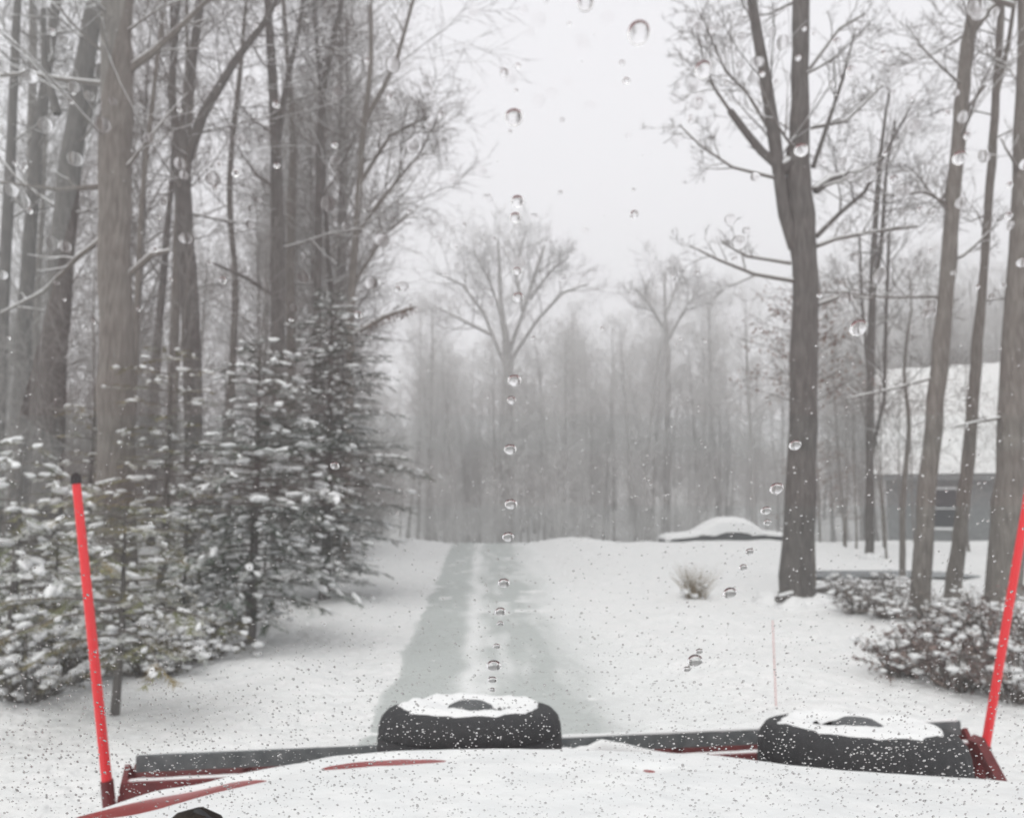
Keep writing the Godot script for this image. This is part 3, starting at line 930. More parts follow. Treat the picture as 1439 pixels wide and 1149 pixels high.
# ------------------------------------------------------------------ the scene
func _ready() -> void:
	# camera, sky, sun, exposure
	var cam := Camera3D.new()
	cam.name = "camera"
	cam.position = EYE
	cam.rotation_degrees = Vector3(PITCH, 0, 0)
	cam.fov = 54.86
	cam.near = 0.05
	cam.far = 600.0
	var lens := CameraAttributesPhysical.new()
	lens.frustum_focal_length = 23.12
	lens.frustum_focus_distance = 0.74
	lens.exposure_aperture = 6.4
	cam.attributes = lens
	add_child(cam)
	cam.current = true
	var env := Environment.new()
	env.background_mode = Environment.BG_SKY
	var sky := Sky.new()
	var sm := ProceduralSkyMaterial.new()
	sm.sky_top_color = Color(.84, .84, .855)
	sm.sky_horizon_color = Color(.965, .967, .975)
	sm.sky_curve = .2
	sm.ground_horizon_color = Color(.93, .93, .935)
	sm.ground_bottom_color = Color(.8, .8, .8)
	sm.sun_angle_max = 1.0
	sky.sky_material = sm
	env.sky = sky
	env.background_energy_multiplier = 1.0
	env.tonemap_mode = Environment.TONE_MAPPER_LINEAR
	env.tonemap_exposure = 1.58
	env.sdfgi_enabled = true; env.ssao_enabled = true; env.ssil_enabled = true
	env.fog_enabled = true
	env.fog_density = 0.008
	env.fog_light_color = Color(.95, .955, .96)
	var we := WorldEnvironment.new()
	we.name = "world"
	we.environment = env
	add_child(we)
	var sun := DirectionalLight3D.new()
	sun.name = "overcast_sun"
	sun.light_energy = 0.42
	sun.light_angular_distance = 60.0
	sun.light_color = Color(1, .995, .985)
	sun.rotation_degrees = Vector3(-62, -30, 0)
	sun.shadow_enabled = true
	add_child(sun)

	fn.seed = 11; fn.frequency = 0.02; fn.fractal_octaves = 3
	materials()
	make_ground()
	make_far_trees()
	make_house()
	make_left_woods()
	make_right_trees()
	make_evergreens()
	make_small_plants()
	make_car()
	make_truck()
	make_plow()
	var t1 := Basis(Vector3.RIGHT, deg_to_rad(-6.5))
	var c1 := P(661, 990, 2.40)
	make_tire(c1 - t1.y * .10, 247.0 / F * 2.40 / 2, .20, t1, "smaller black tire in the middle with its snow cap hollowed over the hub", 3, Vector2(.08, .05), .34)
	var t2 := Basis(Vector3(1, 0, .1).normalized(), deg_to_rad(-6.0)) * Basis(Vector3.FORWARD, deg_to_rad(.6))
	var c2 := P(1206, 1016, 2.45)
	make_tire(c2 - t2.y * .135, 266.0 / F * 2.45 / 2, .27, t2, "larger black tire on the right near the orange marker rod", 8, Vector2(-.05, -.1), .32)
	var gl := Geo.new()
	var gp := P(279, 1150, .55)
	var rg := RandomNumberGenerator.new(); rg.seed = 2
	var glove := thing("glove", P(279, 1134, .55) + Vector3(0, -.093, .004), "tip of a dark brown glove with a black ridge at the picture's foot", "glove")
	gl.tube([Vector3(0, -.06, .03), Vector3(0, .02, .015), Vector3(0, .062, .006), Vector3(0, .080, 0.0), Vector3(.001, .089, -.003), Vector3(.001, .093, -.004)], [.036, .033, .028, .023, .014, .002], 20, true)
	put_mesh("finger", gl, M.cloth, glove)
	var gr := Geo.new()
	gr.tube([Vector3(.026, -.04, .03), Vector3(.024, .03, .022), Vector3(.020, .067, .0135), Vector3(.011, .084, .008), Vector3(.0, .0925, .002)], [.012, .011, .010, .008, .003], 10, true)
	put_mesh("seam", gr, M.black, glove)
	make_drops()
	make_flakes()

func make_ground() -> void:
	var xs := []; var zs := []
	var x := -90.0
	while x < 90.0:
		xs.append(x); x += 0.16 if absf(x) < 5 else 0.35 if absf(x) < 14 else 2.5
	var z := 6.0
	while z > -90.0:
		zs.append(z); z -= 0.16 if z > -12 else 0.3 if z > -34 else 2.5
	var g := Geo.new()
	g.grid(zs.size() - 1, xs.size() - 1, func(i: int, j: int):
		var p := G(xs[j], zs[i])
		return p)
	tag(put_mesh("snowy_ground", g, M.snow), "", "", "", "structure")
	# packed driveway
	var d := Geo.new()
	d.tinted = true
	var nd := 260; var nu := 64
	var cols := PackedColorArray()
	var pts := []
	for i in nd + 1:
		var dist := 1.2 + 27.6 * pow(i / float(nd), 1.25)
		for j in nu + 1:
			var edge_l := -1.22 + .10 * fn.get_noise_2d(dist * 60, 1); var edge_r := 1.5 + .7 * ss(12, 5, dist) + .14 * fn.get_noise_2d(dist * 50, 90)
			var u := lerpf(edge_l, edge_r, j / float(nu))
			var xx := u - 0.0388 * dist + 0.2
			var p := G(xx, -dist) + Vector3(0, .006 - .03 * (ss(.06, 0.0, j / float(nu)) + ss(.94, 1.0, j / float(nu))), 0)
			var wob := .08 * fn.get_noise_2d(dist * 40, 20)
			var lt := exp(-pow((u + .76 + wob) / .36, 4.0))
			var strip := exp(-pow((u + .30 + wob * 1.5) / .12, 2.0)) * (.75 + .9 * fn.get_noise_2d(dist * 30, 7))
			var rt := exp(-pow((u - .24 + wob * 1.6) / .42, 4.0))
			var n1 := fn.get_noise_2d(u * 120, dist * 22); var n2 := fn.get_noise_2d(u * 260 + 50, dist * 110)
			var n3 := fn.get_noise_2d(u * 60 + 400, dist * 9)
			var dark := maxf(lt * (.92 + .4 * n1), rt * (.72 + 1.1 * n1)) + .42 * ss(1.9, .5, u) * ss(-1.2, -1.0, u) * (.9 + 1.4 * n3) + .12 * n2
			dark -= .55 * strip
			dark += .3 * ss(18, 27, dist) * ss(1.2, .7, absf(u))
			dark *= ss(0.0, .06, j / float(nu)) * ss(1.0, .8, j / float(nu))
			dark = clampf(dark, 0, 1)
			pts.append(p); cols.append(Color(lerpf(.85, .52, dark), lerpf(.865, .55, dark), lerpf(.87, .542, dark)))
			
	d.tinted = false
	d.grid(nd, nu, func(i: int, j: int): return pts[i * (nu + 1) + j] * Vector3(1, 1, 1))
	d.tinted = true
	d.c = cols
	tag(put_mesh("driveway", d, M.packed), "", "", "", "structure")
	# a narrow open ditch on the right
	var w := Geo.new()
	w.grid(40, 8, func(i: int, j: int):
		var t := i / 40.0
		var xx := lerpf(6.0, 10.0, t)
		return Vector3(xx, .22 + .27 * ss(9, 25, 17.2) - .30, -17.2 + lerpf(.75, -.75, j / 8.0)))
	tag(put_mesh("ditch_water", w, M.pond), "", "", "", "structure")

var proto := {}

func ordinal(k: int) -> String:
	var ones := ["", "first", "second", "third", "fourth", "fifth", "sixth", "seventh", "eighth", "ninth", "tenth", "eleventh", "twelfth", "thirteenth", "fourteenth", "fifteenth", "sixteenth", "seventeenth", "eighteenth", "nineteenth"]
	if k < 20: return ones[k]
	var tens := ["", "", "twent", "thirt", "fort", "fift", "sixt", "sevent", "eight", "ninet"]
	if k % 10 == 0: return tens[k / 10] + "ieth"
	return tens[k / 10] + "y-" + ones[k % 10]

# copies of kinds, named from left to right within each stretch: spots are [px, d, kind, size, turn]
func stand(kinds: Array, called: String, spots: Array, says: String, category: String, stretches: Array) -> void:
	spots.sort_custom(func(a, b): return a[0] < b[0])
	var count := {}
	for q in spots:
		var where := ""
		for r in stretches:
			if q[0] < r[0]:
				where = r[1]; break
		count[where] = count.get(where, 0) + 1
		var p := P(q[0], 700, q[1])
		copy_of(kinds[q[2]], called, G(p.x, p.z), q[4], q[3], "%s, %s from left %s" % [says, ordinal(count[where]), where], category, category + "s " + where)

func bush_mesh(H: float, R: float, n: int, seed_: int) -> ArrayMesh:      # many-stemmed brush
	var rg := RandomNumberGenerator.new(); rg.seed = seed_
	var g := Geo.new()
	for k in n:
		var a := rg.randf() * TAU
		var b := Vector3(cos(a), 0, sin(a)) * rg.randf() * R * .5
		var dir := Vector3(cos(a) * rg.randf_range(.05, .45), 1, sin(a) * rg.randf_range(.05, .45)).normalized()
		var pts := path(b, dir, H * rg.randf_range(.5, 1.1), 4, .12, .05, rg)
		bough(g, null, pts, tapered(.016, twig_r, 5), 1, 3, .9, rg, .15)
	return g.mesh()

func thicket(called: String, label: String, meshes: Array, spots: Array, mat: Material) -> void:
	for e in meshes.size():
		var mine := []
		for k in spots.size(): if k % meshes.size() == e: mine.append(spots[k])
		var mm := MultiMesh.new()
		mm.transform_format = MultiMesh.TRANSFORM_3D
		mm.mesh = meshes[e]
		mm.instance_count = mine.size()
		for k in mine.size():
			var q: Array = mine[k]
			var p := P(q[0], 700, q[1])
			mm.set_instance_transform(k, Transform3D(Basis(Vector3.UP, q[3]).scaled(Vector3.ONE * q[2]), G(p.x, p.z)))
		var mi := MultiMeshInstance3D.new()
		mi.multimesh = mm; mi.material_override = mat
		mi.name = numbered(called); add_child(mi, true)
		tag(mi, label, "thicket", "", "stuff")

func make_far_trees() -> void:
	twig_r = .006
	var kinds := []
	for k in 6:
		kinds.append(bare_tree("p", [13.0, 15.5, 12.0, 17.0, 14.0, 11.0][k], [.13, .17, .11, .20, .15, .10][k], [.25, .30, .18, .34, .26, .16][k], [34, 34, 30, 36, 38, 30][k], [2.4, 3.0, 2.1, 3.4, 2.7, 2.0][k], 3, 1.0, M.haze_rime_bark, M.haze_rime, 100 + k, false))
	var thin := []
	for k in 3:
		thin.append(bare_tree("p", [7.0, 5.0, 6.0][k], [.05, .04, .045][k], .1, 34, [1.3, 1.2, 1.5][k], 3, .9, M.haze_rime_bark, M.haze_rime, 140 + k, false))
	var whip := []
	twig_r = .003
	for k in 3:
		whip.append(bare_tree("p", [6.0, 4.6, 5.2][k], [.035, .028, .03][k], .15, 20, [1.3, 1.1, 1.4][k], 3, .75, M.bark, M.twig_grey, 170 + k, false))
	twig_r = .006
	proto.kinds = kinds; proto.thin = thin; proto.whip = whip
	var brush := [bush_mesh(3.4, 1.5, 12, 150), bush_mesh(2.4, 1.6, 13, 151)]
	var rg := RandomNumberGenerator.new(); rg.seed = 41
	var st := [[660, "left of the spreading tree"], [780, "behind the spreading tree"], [930, "between spreading tree and car"], [1120, "behind the snowed-in car"], [9999, "behind the house roof"]]
	var spots := []
	for k in 150:
		var d := rg.randf_range(42, 78)
		var px := rg.randf_range(490, 1160) if k < 112 else rg.randf_range(1160, 1560)
		if px > 1160: d = maxf(d, 48.0)
		spots.append([px, d, rg.randi() % 6, rg.randf_range(.72, 1.02) * (1.22 if px > 1150 else 1.0) * (.9 if d < 52 else 1.0), rg.randf() * TAU])
	stand(kinds, "far_tree", spots, "hazy far tree", "tree", st)
	spots = []
	for k in 70:
		spots.append([rg.randf_range(490, 1180), rg.randf_range(40, 66), rg.randi() % 3, rg.randf_range(.7, 1.3), rg.randf() * TAU])
	stand(thin, "far_sapling", spots, "thin hazy far sapling", "sapling", st)
	spots = []
	for k in 90:
		var d := rg.randf_range(40, 82)
		spots.append([rg.randf_range(470, 1560) if d > 48 else rg.randf_range(470, 1130), d, rg.randf_range(.6, 1.3), rg.randf() * TAU])
	thicket("far_thicket", "grey brush and young growth filling the far tree line", brush, spots, M.haze_rime)
	# the two that stand out
	twig_r = .008
	near_tree("spreading_tree", [[709, 790, 19], [712, 620, 16], [713, 500, 13], [705, 440, 8], [702, 380, 5], [700, 335, 3]], 50.0, "tall hazy tree with a wide spreading crown in the middle of the far line", M.haze_rime_bark, 201,
		[[[[713, 500, 8], [735, 440, 6], [752, 385, 6], [765, 345, 3]], .8, .8], [[[712, 520, 6], [680, 440, 5], [650, 400, 4], [612, 382, 2]], .8, .8], [[[715, 510, 6], [755, 450, 5], [790, 412, 4], [828, 398, 2]], .8, .8], [[[706, 450, 6], [690, 400, 4], [665, 350, 2]], .8, .8], [[[735, 440, 6], [725, 385, 4], [735, 335, 2]], .8, .8], [[[745, 420, 5], [775, 380, 4], [800, 360, 2]], .8, .8], [[[690, 470, 5], [650, 450, 4], [610, 430, 2]], .8, .8]], 20, 3.0, .45, 0.0, M.haze_rime)
	near_tree("slender_tree", [[936, 790, 11], [938, 620, 9], [938, 500, 7], [935, 430, 4], [934, 380, 2]], 49.0, "slender hazy tree with an open crown above the car's front end", M.haze_rime_bark, 202,
		[[[[938, 470, 5], [915, 430, 4], [893, 405, 2]], .8, .9], [[[938, 480, 5], [965, 430, 4], [987, 402, 2]], .8, .9], [[[937, 440, 4], [950, 405, 3], [960, 378, 2]], .8, .9]], 18, 2.4, .4, 0.0, M.haze_rime)
	twig_r = .0028

func make_left_woods() -> void:
	var wood := []
	twig_r = .0045
	for k in 5:
		wood.append(bare_tree("p", [16.0, 18.0, 14.0, 19.0, 15.0][k], [.14, .18, .11, .20, .12][k], [.14, .22, .12, .25, .16][k], [50, 48, 46, 52, 46][k], [2.4, 2.8, 2.1, 3.0, 2.3][k], 3, 1.15, [M.bark, M.bark_dark][k % 2], M.twig_grey, 300 + k, true))
	proto.wood = wood
	twig_r = .0034
	var T := "left woods"
	near_tree("large_tree", [[160, 868, 56], [163, 700, 50], [163, 500, 47], [160, 300, 44], [164, 120, 46], [163, 0, 42]], 11.6, "thickest trunk of the left woods, rising behind the left marker rod", M.bark, 401,
		[[[[180, 98, 13], [215, 72, 10], [255, 35, 8], [300, -10, 5]], .8], [[[142, 118, 8, .5], [90, 112, 7, .6], [40, 103, 6, .7], [0, 106, 5, .8]], .5, .5], [[[178, 388, 9], [212, 358, 8], [238, 352, 4]], .4, .4], [[[142, 262, 7], [80, 266, 6], [0, 256, 4]], .5, .5], [[[150, 330, 8], [110, 360, 7], [60, 410, 5], [0, 440, 3]], .5, .5]], 17, 1.8, .4)
	near_tree("leaning_tree", [[64, 700, 40], [72, 560, 36], [92, 300, 31], [112, 130, 27], [136, 0, 24]], 14.5, "dark trunk leaning right, between the thickest left trunk and the photo's left edge", M.bark_dark, 402, [[[[80, 160, 12], [62, 90, 9], [60, 0, 6]], .7], [[[104, 210, 10], [125, 160, 9], [140, 90, 6]], .6]], 17, 2.3, .35)
	near_tree("slim_tree", [[24, 690, 24], [34, 450, 20], [48, 250, 17], [62, 120, 14], [80, 0, 12]], 18.0, "slim leaning trunk near the photo's left edge, left of the dark leaning one", M.bark_dark, 403, [], 20, 2.3, .3)
	near_tree("slim_tree", [[-6, 720, 18], [4, 430, 16], [16, 200, 13], [24, 0, 10]], 17.0, "slim trunk cut by the photo's left edge", M.bark_dark, 404, [], 20, 2.5, .3)
	near_tree("slim_tree", [[40, 700, 16], [43, 400, 14], [44, 180, 11], [46, 0, 10]], 22.0, "upright slim trunk seen between the two leaning trunks at the far left", M.bark, 405, [], 20, 2.5, .3)
	near_tree("forked_tree", [[270, 770, 26], [272, 560, 24], [260, 330, 24], [256, 240, 24], [263, 140, 15], [282, 0, 10]], 15.5, "forked trunk in the left woods with a long limb slanting up right", M.bark_dark, 406, [[[[258, 235, 17], [285, 160, 14], [330, 85, 11], [372, 30, 9], [400, -20, 7]], .8], [[[256, 250, 14], [240, 130, 11], [250, 0, 8]], .7]], 20, 2.2, .35)
	near_tree("slim_tree", [[236, 760, 16], [242, 560, 15], [248, 380, 13], [252, 250, 10], [262, 120, 7], [262, 0, 5]], 17.5, "slim trunk close on the left of the forked trunk in the left woods", M.bark, 407, [], 17, 2.2, .3)
	near_tree("slim_tree", [[212, 760, 13], [216, 560, 12], [232, 350, 9], [244, 200, 7], [240, 0, 5]], 18.5, "slimmest trunk between the thickest left trunk and the forked one", M.bark_dark, 408, [], 17, 2.2, .3)
	near_tree("young_tree", [[186, 600, 8], [198, 300, 7], [212, 160, 6], [226, 40, 5], [234, -10, 4]], 13.0, "thin wavy young stem just right of the thickest left trunk", M.bark, 409, [], 13, 1.5, .3)
	near_tree("straight_tree", [[391, 800, 22], [391, 560, 20], [390, 350, 20], [387, 190, 15], [378, 30, 11], [374, -20, 10]], 17.0, "straight dark trunk rising out of the dense left evergreen", M.bark_dark, 410, [[[[389, 200, 11], [402, 120, 8], [420, 40, 6], [428, -20, 4]], .8], [[[392, 420, 7], [345, 390, 6], [300, 370, 4]], .5, .5]], 23, 2.5, .35)
	near_tree("slim_tree", [[412, 780, 15], [410, 560, 14], [408, 350, 12], [412, 200, 10], [404, 90, 7], [398, 0, 6]], 19.5, "slim trunk just right of the straight dark trunk", M.bark, 411, [], 20, 2.5, .3)
	near_tree("slim_tree", [[440, 760, 13], [446, 420, 11], [448, 280, 11], [453, 140, 9], [477, 17, 7], [482, -20, 6]], 19.0, "slim trunk bending right, over the top of the dense left evergreen", M.bark_dark, 412, [[[[452, 150, 6], [446, 70, 5], [440, 0, 4]], .7]], 23, 2.5, .35)
	near_tree("edge_tree", [[486, 800, 13], [493, 450, 11], [500, 330, 10], [509, 200, 9], [521, 90, 7], [520, 0, 6]], 17.0, "slim trunk at the right edge of the left woods beside the gap", M.bark, 413, [[[[512, 170, 8], [538, 125, 7], [560, 75, 6], [582, -5, 5]], .5, .5], [[[500, 330, 6], [545, 270, 5], [590, 215, 3], [622, 150, 2]], 1.0], [[[498, 470, 8], [540, 445, 6], [583, 431, 4]], .5, .3], [[[504, 260, 6], [548, 190, 5], [600, 165, 3]], 1.0], [[[497, 400, 5], [540, 330, 4], [575, 300, 3]], 1.0]], 27, 2.5, .35)
	var edge: Node3D = get_child(get_child_count() - 1)
	var lf := Geo.new(); lf.tinted = true
	var rl := RandomNumberGenerator.new(); rl.seed = 19
	for k in 120:
		var q := P(500, 462, 16.8).lerp(P(583, 431, 16.0), pow(rl.randf(), .6)) - edge.position + Vector3(rl.randf_range(-.1, .1), rl.randf_range(-.12, .05), rl.randf_range(-.2, .2))
		var ld := Vector3(rl.randf_range(-1, 1), rl.randf_range(-1.2, 0), rl.randf_range(-1, 1)).normalized()
		lf.tint = Color(.13, .085, .065) * rl.randf_range(.7, 1.4)
		lf.leaf(q, ld, ld.cross(Vector3(rl.randf(), 1, rl.randf())).normalized(), rl.randf_range(.06, .1), .022, .008)
	put_mesh("withered_leaves", lf, M.leaf, edge).set_meta("kind", "stuff")
	near_tree("slim_tree", [[322, 780, 12], [325, 560, 10], [330, 400, 9], [322, 260, 8], [335, 120, 7], [346, 0, 5]], 21.0, "slim trunk between the forked trunk and the straight dark one", M.bark, 414, [], 20, 2.5, .3)
	var rg := RandomNumberGenerator.new(); rg.seed = 71
	var st := [[150, "of the thickest left trunk"], [385, "of the straight dark trunk"], [9999, "above the dense evergreen"]]
	var spots := []
	while spots.size() < 22:
		var d := rg.randf_range(20, 50)
		var px := rg.randf_range(-150, 515)
		if d < 25 and rg.randf() < .6: continue
		if track_u(P(px, 700, d).x, d) > -3.6: continue
		spots.append([px, d, rg.randi() % 5, rg.randf_range(.72, 1.0), rg.randf() * TAU])
	for k in 6: spots.append([rg.randf_range(395, 505), rg.randf_range(20, 30), rg.randi() % 5, rg.randf_range(.6, .85), rg.randf() * TAU])
	stand(wood, "woods_tree", spots, "bare tree deep in the left woods", "tree", st)
	spots = []
	while spots.size() < 70:
		var d := rg.randf_range(13, 40)
		var px := rg.randf_range(-120, 530)
		if track_u(P(px, 700, d).x, d) > -3.2: continue
		spots.append([px, d, rg.randi() % 3, rg.randf_range(.6, 1.2), rg.randf() * TAU])
	stand(proto.whip, "woods_sapling", spots, "thin sapling in the left woods", "sapling", st)
	spots = []
	while spots.size() < 60:
		var d := rg.randf_range(14, 55)
		var px := rg.randf_range(-150, 545)
		if track_u(P(px, 700, d).x, d) > -3.0: continue
		spots.append([px, d, rg.randf_range(.5, 1.5), rg.randf() * TAU])
	twig_r = .005
	thicket("woods_thicket", "grey brown undergrowth among the trunks of the left woods", [bush_mesh(3.0, 1.4, 11, 160), bush_mesh(4.2, 1.5, 11, 161)], spots, M.twig_grey)
	twig_r = .0034

func make_right_trees() -> void:
	near_tree("right_forked_tree", [[1117, 850, 50], [1122, 780, 42], [1128, 600, 40], [1131, 400, 36], [1128, 300, 36], [1122, 235, 34], [1124, 140, 25], [1126, 0, 25]], 12.6, "thick forked trunk alone at the right of the driveway", M.bark_dark, 501,
		[[[[1118, 348, 20], [1103, 300, 19], [1096, 250, 18], [1088, 190, 19], [1076, 110, 17], [1064, 45, 15], [1054, -20, 13], [1040, -120, 10]], .55, .5],
		[[[1092, 232, 14], [1070, 212, 14], [1048, 185, 12], [1026, 155, 11]], .25, .4], [[[1027, 157, 5], [1005, 125, 4], [990, 90, 3], [978, 30, 2]], .9, .7],
		[[[1098, 238, 22], [1110, 232, 24], [1122, 240, 26]], .01],
		[[[1145, 268, 13], [1168, 252, 10], [1190, 246, 8], [1212, 238, 4]], .3, .5],
		[[[1148, 332, 8], [1180, 300, 7], [1215, 270, 6], [1245, 215, 4], [1285, 140, 2]], .9, .6],
		[[[1143, 235, 7], [1165, 170, 6], [1185, 110, 5], [1203, 40, 2]], .6, .5],
		[[[1148, 346, 6], [1175, 336, 5], [1225, 326, 5], [1290, 318, 3]], .9, .6],
		[[[1090, 250, 5], [1030, 235, 4], [985, 205, 3], [955, 175, 2]], 1.0, .6], [[[1115, 395, 6], [1060, 385, 5], [1010, 365, 4], [970, 345, 2]], .9, .6], [[[1112, 370, 5], [1050, 360, 4], [1015, 340, 3]], .9, .6],
		[[[1086, 190, 5], [1050, 130, 4], [1020, 100, 3], [985, 20, 2]], 1.0, .7], [[[1140, 180, 5], [1190, 170, 4], [1240, 120, 3]], .9, .7], [[[1136, 100, 5], [1180, 40, 4], [1215, 20, 3]], .9, .7], [[[1146, 430, 6], [1185, 415, 4], [1225, 420, 3]], .9, .7]], 10, 1.5, .45)
	near_tree("right_leaning_tree", [[1290, 860, 26], [1300, 740, 24], [1312, 600, 24], [1327, 440, 22], [1338, 300, 20], [1350, 170, 19], [1358, 80, 19], [1372, 0, 18]], 11.5, "long trunk leaning right in front of the house", M.bark, 502, [[[[1350, 200, 6], [1362, 150, 5], [1385, 120, 4]], .6, .6], [[[1358, 60, 9], [1390, 15, 8], [1420, -10, 7]], .6, .6], [[[1316, 530, 4], [1260, 545, 3], [1190, 560, 2]], .8, .5], [[[1330, 417, 4], [1250, 418, 3], [1160, 410, 2]], .9, .5], [[[1340, 290, 4], [1300, 270, 3], [1240, 275, 2]], .9, .6]], 14, 1.3, .35)
	near_tree("right_slim_tree", [[1338, 875, 20], [1350, 740, 18], [1362, 640, 17], [1374, 480, 14], [1384, 370, 11], [1394, 230, 12], [1402, 100, 10], [1408, 0, 9]], 12.0, "slimmer leaning trunk just right of the long leaning one", M.bark, 503, [[[[1402, 130, 7], [1418, 60, 6], [1428, -10, 5]], .5, .5], [[[1372, 590, 4], [1420, 585, 3], [1470, 575, 2]], .9, .6]], 14, 1.2, .35)
	near_tree("right_edge_tree", [[1412, 872, 46], [1416, 740, 42], [1424, 600, 40], [1430, 440, 34], [1436, 250, 26], [1442, 0, 22]], 11.0, "thick dark trunk at the photo's right edge", M.bark, 504, [[[[1425, 8, 10], [1395, -2, 9], [1370, -12, 8]], .3, .5], [[[1420, 585, 5], [1380, 592, 4], [1340, 600, 3]], .8, .5]], 8, 1.4, .4)
	near_tree("thin_tree", [[1222, 762, 12], [1223, 600, 11], [1226, 420, 10], [1232, 300, 8], [1240, 200, 5], [1250, 130, 3]], 20.0, "thin upright stem left of the house roof, darkest of its cluster", M.bark_dark, 505, [[[[1226, 430, 6], [1240, 330, 6], [1246, 240, 4], [1258, 170, 3]], .9, .6], [[[1225, 640, 6], [1243, 560, 5], [1246, 430, 5], [1250, 330, 4]], .8, .5], [[[1224, 560, 5], [1212, 430, 4], [1208, 330, 3]], .8, .5]], 16, 1.8, .3)
	near_tree("thin_tree", [[1269, 840, 8], [1270, 700, 7], [1278, 600, 6], [1271, 520, 4], [1281, 430, 2], [1278, 380, 1]], 15.5, "thin sapling stem in front of the left end of the house", M.bark, 506, [], 12, 1.3, .25)
	var rg := RandomNumberGenerator.new(); rg.seed = 91
	var spots := []
	while spots.size() < 30:
		var d := rg.randf_range(42, 66)
		spots.append([rg.randf_range(1150, 1650), d, rg.randi() % 5, rg.randf_range(.85, 1.1), rg.randf() * TAU])
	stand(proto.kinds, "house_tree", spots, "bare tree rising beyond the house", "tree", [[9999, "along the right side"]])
	spots = []
	for k in 16: spots.append([rg.randf_range(1160, 1560), rg.randf_range(44, 54), rg.randi() % 5, rg.randf_range(.7, .95), rg.randf() * TAU])
	stand(proto.wood, "grey_tree", spots, "grey twiggy tree close behind the house", "tree", [[9999, "above its roof"]])
	spots = []
	for k in 14:
		spots.append([rg.randf_range(1160, 1300) if k < 8 else rg.randf_range(1300, 1600), rg.randf_range(19, 27), rg.randi() % 3, rg.randf_range(.6, 1.0), rg.randf() * TAU])
	stand(proto.whip, "house_sapling", spots, "thin sapling before the house", "sapling", [[9999, "in the right yard"]])
	# young tree that keeps its brown leaves behind the forked trunk
	leafy(P(1140, 700, 14.6), 5.6, 2.0, 60, "young tree with withered brown leaves behind the thick forked trunk", 601, .56)
	leafy(P(1150, 700, 27.0), 3.4, 1.9, 70, "rusty brown leafless bush between the forked trunk and the house", 602, .18)

func leafy(at: Vector3, H: float, R: float, n: int, label: String, seed_: int, low: float) -> void:
	var rg := RandomNumberGenerator.new(); rg.seed = seed_
	var o := thing("brown_leaved_tree", G(at.x, at.z), label, "tree")
	var t := Geo.new(); var w := Geo.new(); var g := Geo.new()
	g.tinted = true
	t.tube([Vector3(0, -.1, 0), Vector3(.03, H * .5, 0), Vector3(-.02, H, .02)], [.035, .022, .004], 7)
	for k in n:
		var q := lerpf(low, .98, (k + rg.randf()) / n)
		var a := k * 2.4
		var L := R * rg.randf_range(.5, 1.1) * (1.2 - q * .8)
		var dir := Vector3(cos(a), .35, sin(a)).normalized()
		var pts := path(Vector3(0, q * H, 0), dir, L, 4, .15, 0, rg)
		bough(w, null, pts, tapered(.008, .003, 5), 2, 3, .8, rg)
		for j in 14:
			if rg.randf() < .2: continue
			var b: Vector3 = pts[2].lerp(pts[4], rg.randf()) + Vector3(rg.randf_range(-.12, .12), rg.randf_range(-.12, .08), rg.randf_range(-.12, .12))
			var ld := Vector3(rg.randf_range(-1, 1), rg.randf_range(-1.2, 0), rg.randf_range(-1, 1)).normalized()
			g.tint = Color(.20, .115, .095).lerp(Color(.27, .19, .15), rg.randf())
			g.leaf(b, ld, ld.cross(Vector3(rg.randf(), 1, rg.randf())).normalized(), rg.randf_range(.06, .11), .022, .008)
	put_mesh("trunk", t, M.bark, o)
	put_mesh("branches", w, M.twig, o)
	put_mesh("leaves", g, M.leaf, o).set_meta("kind", "stuff")

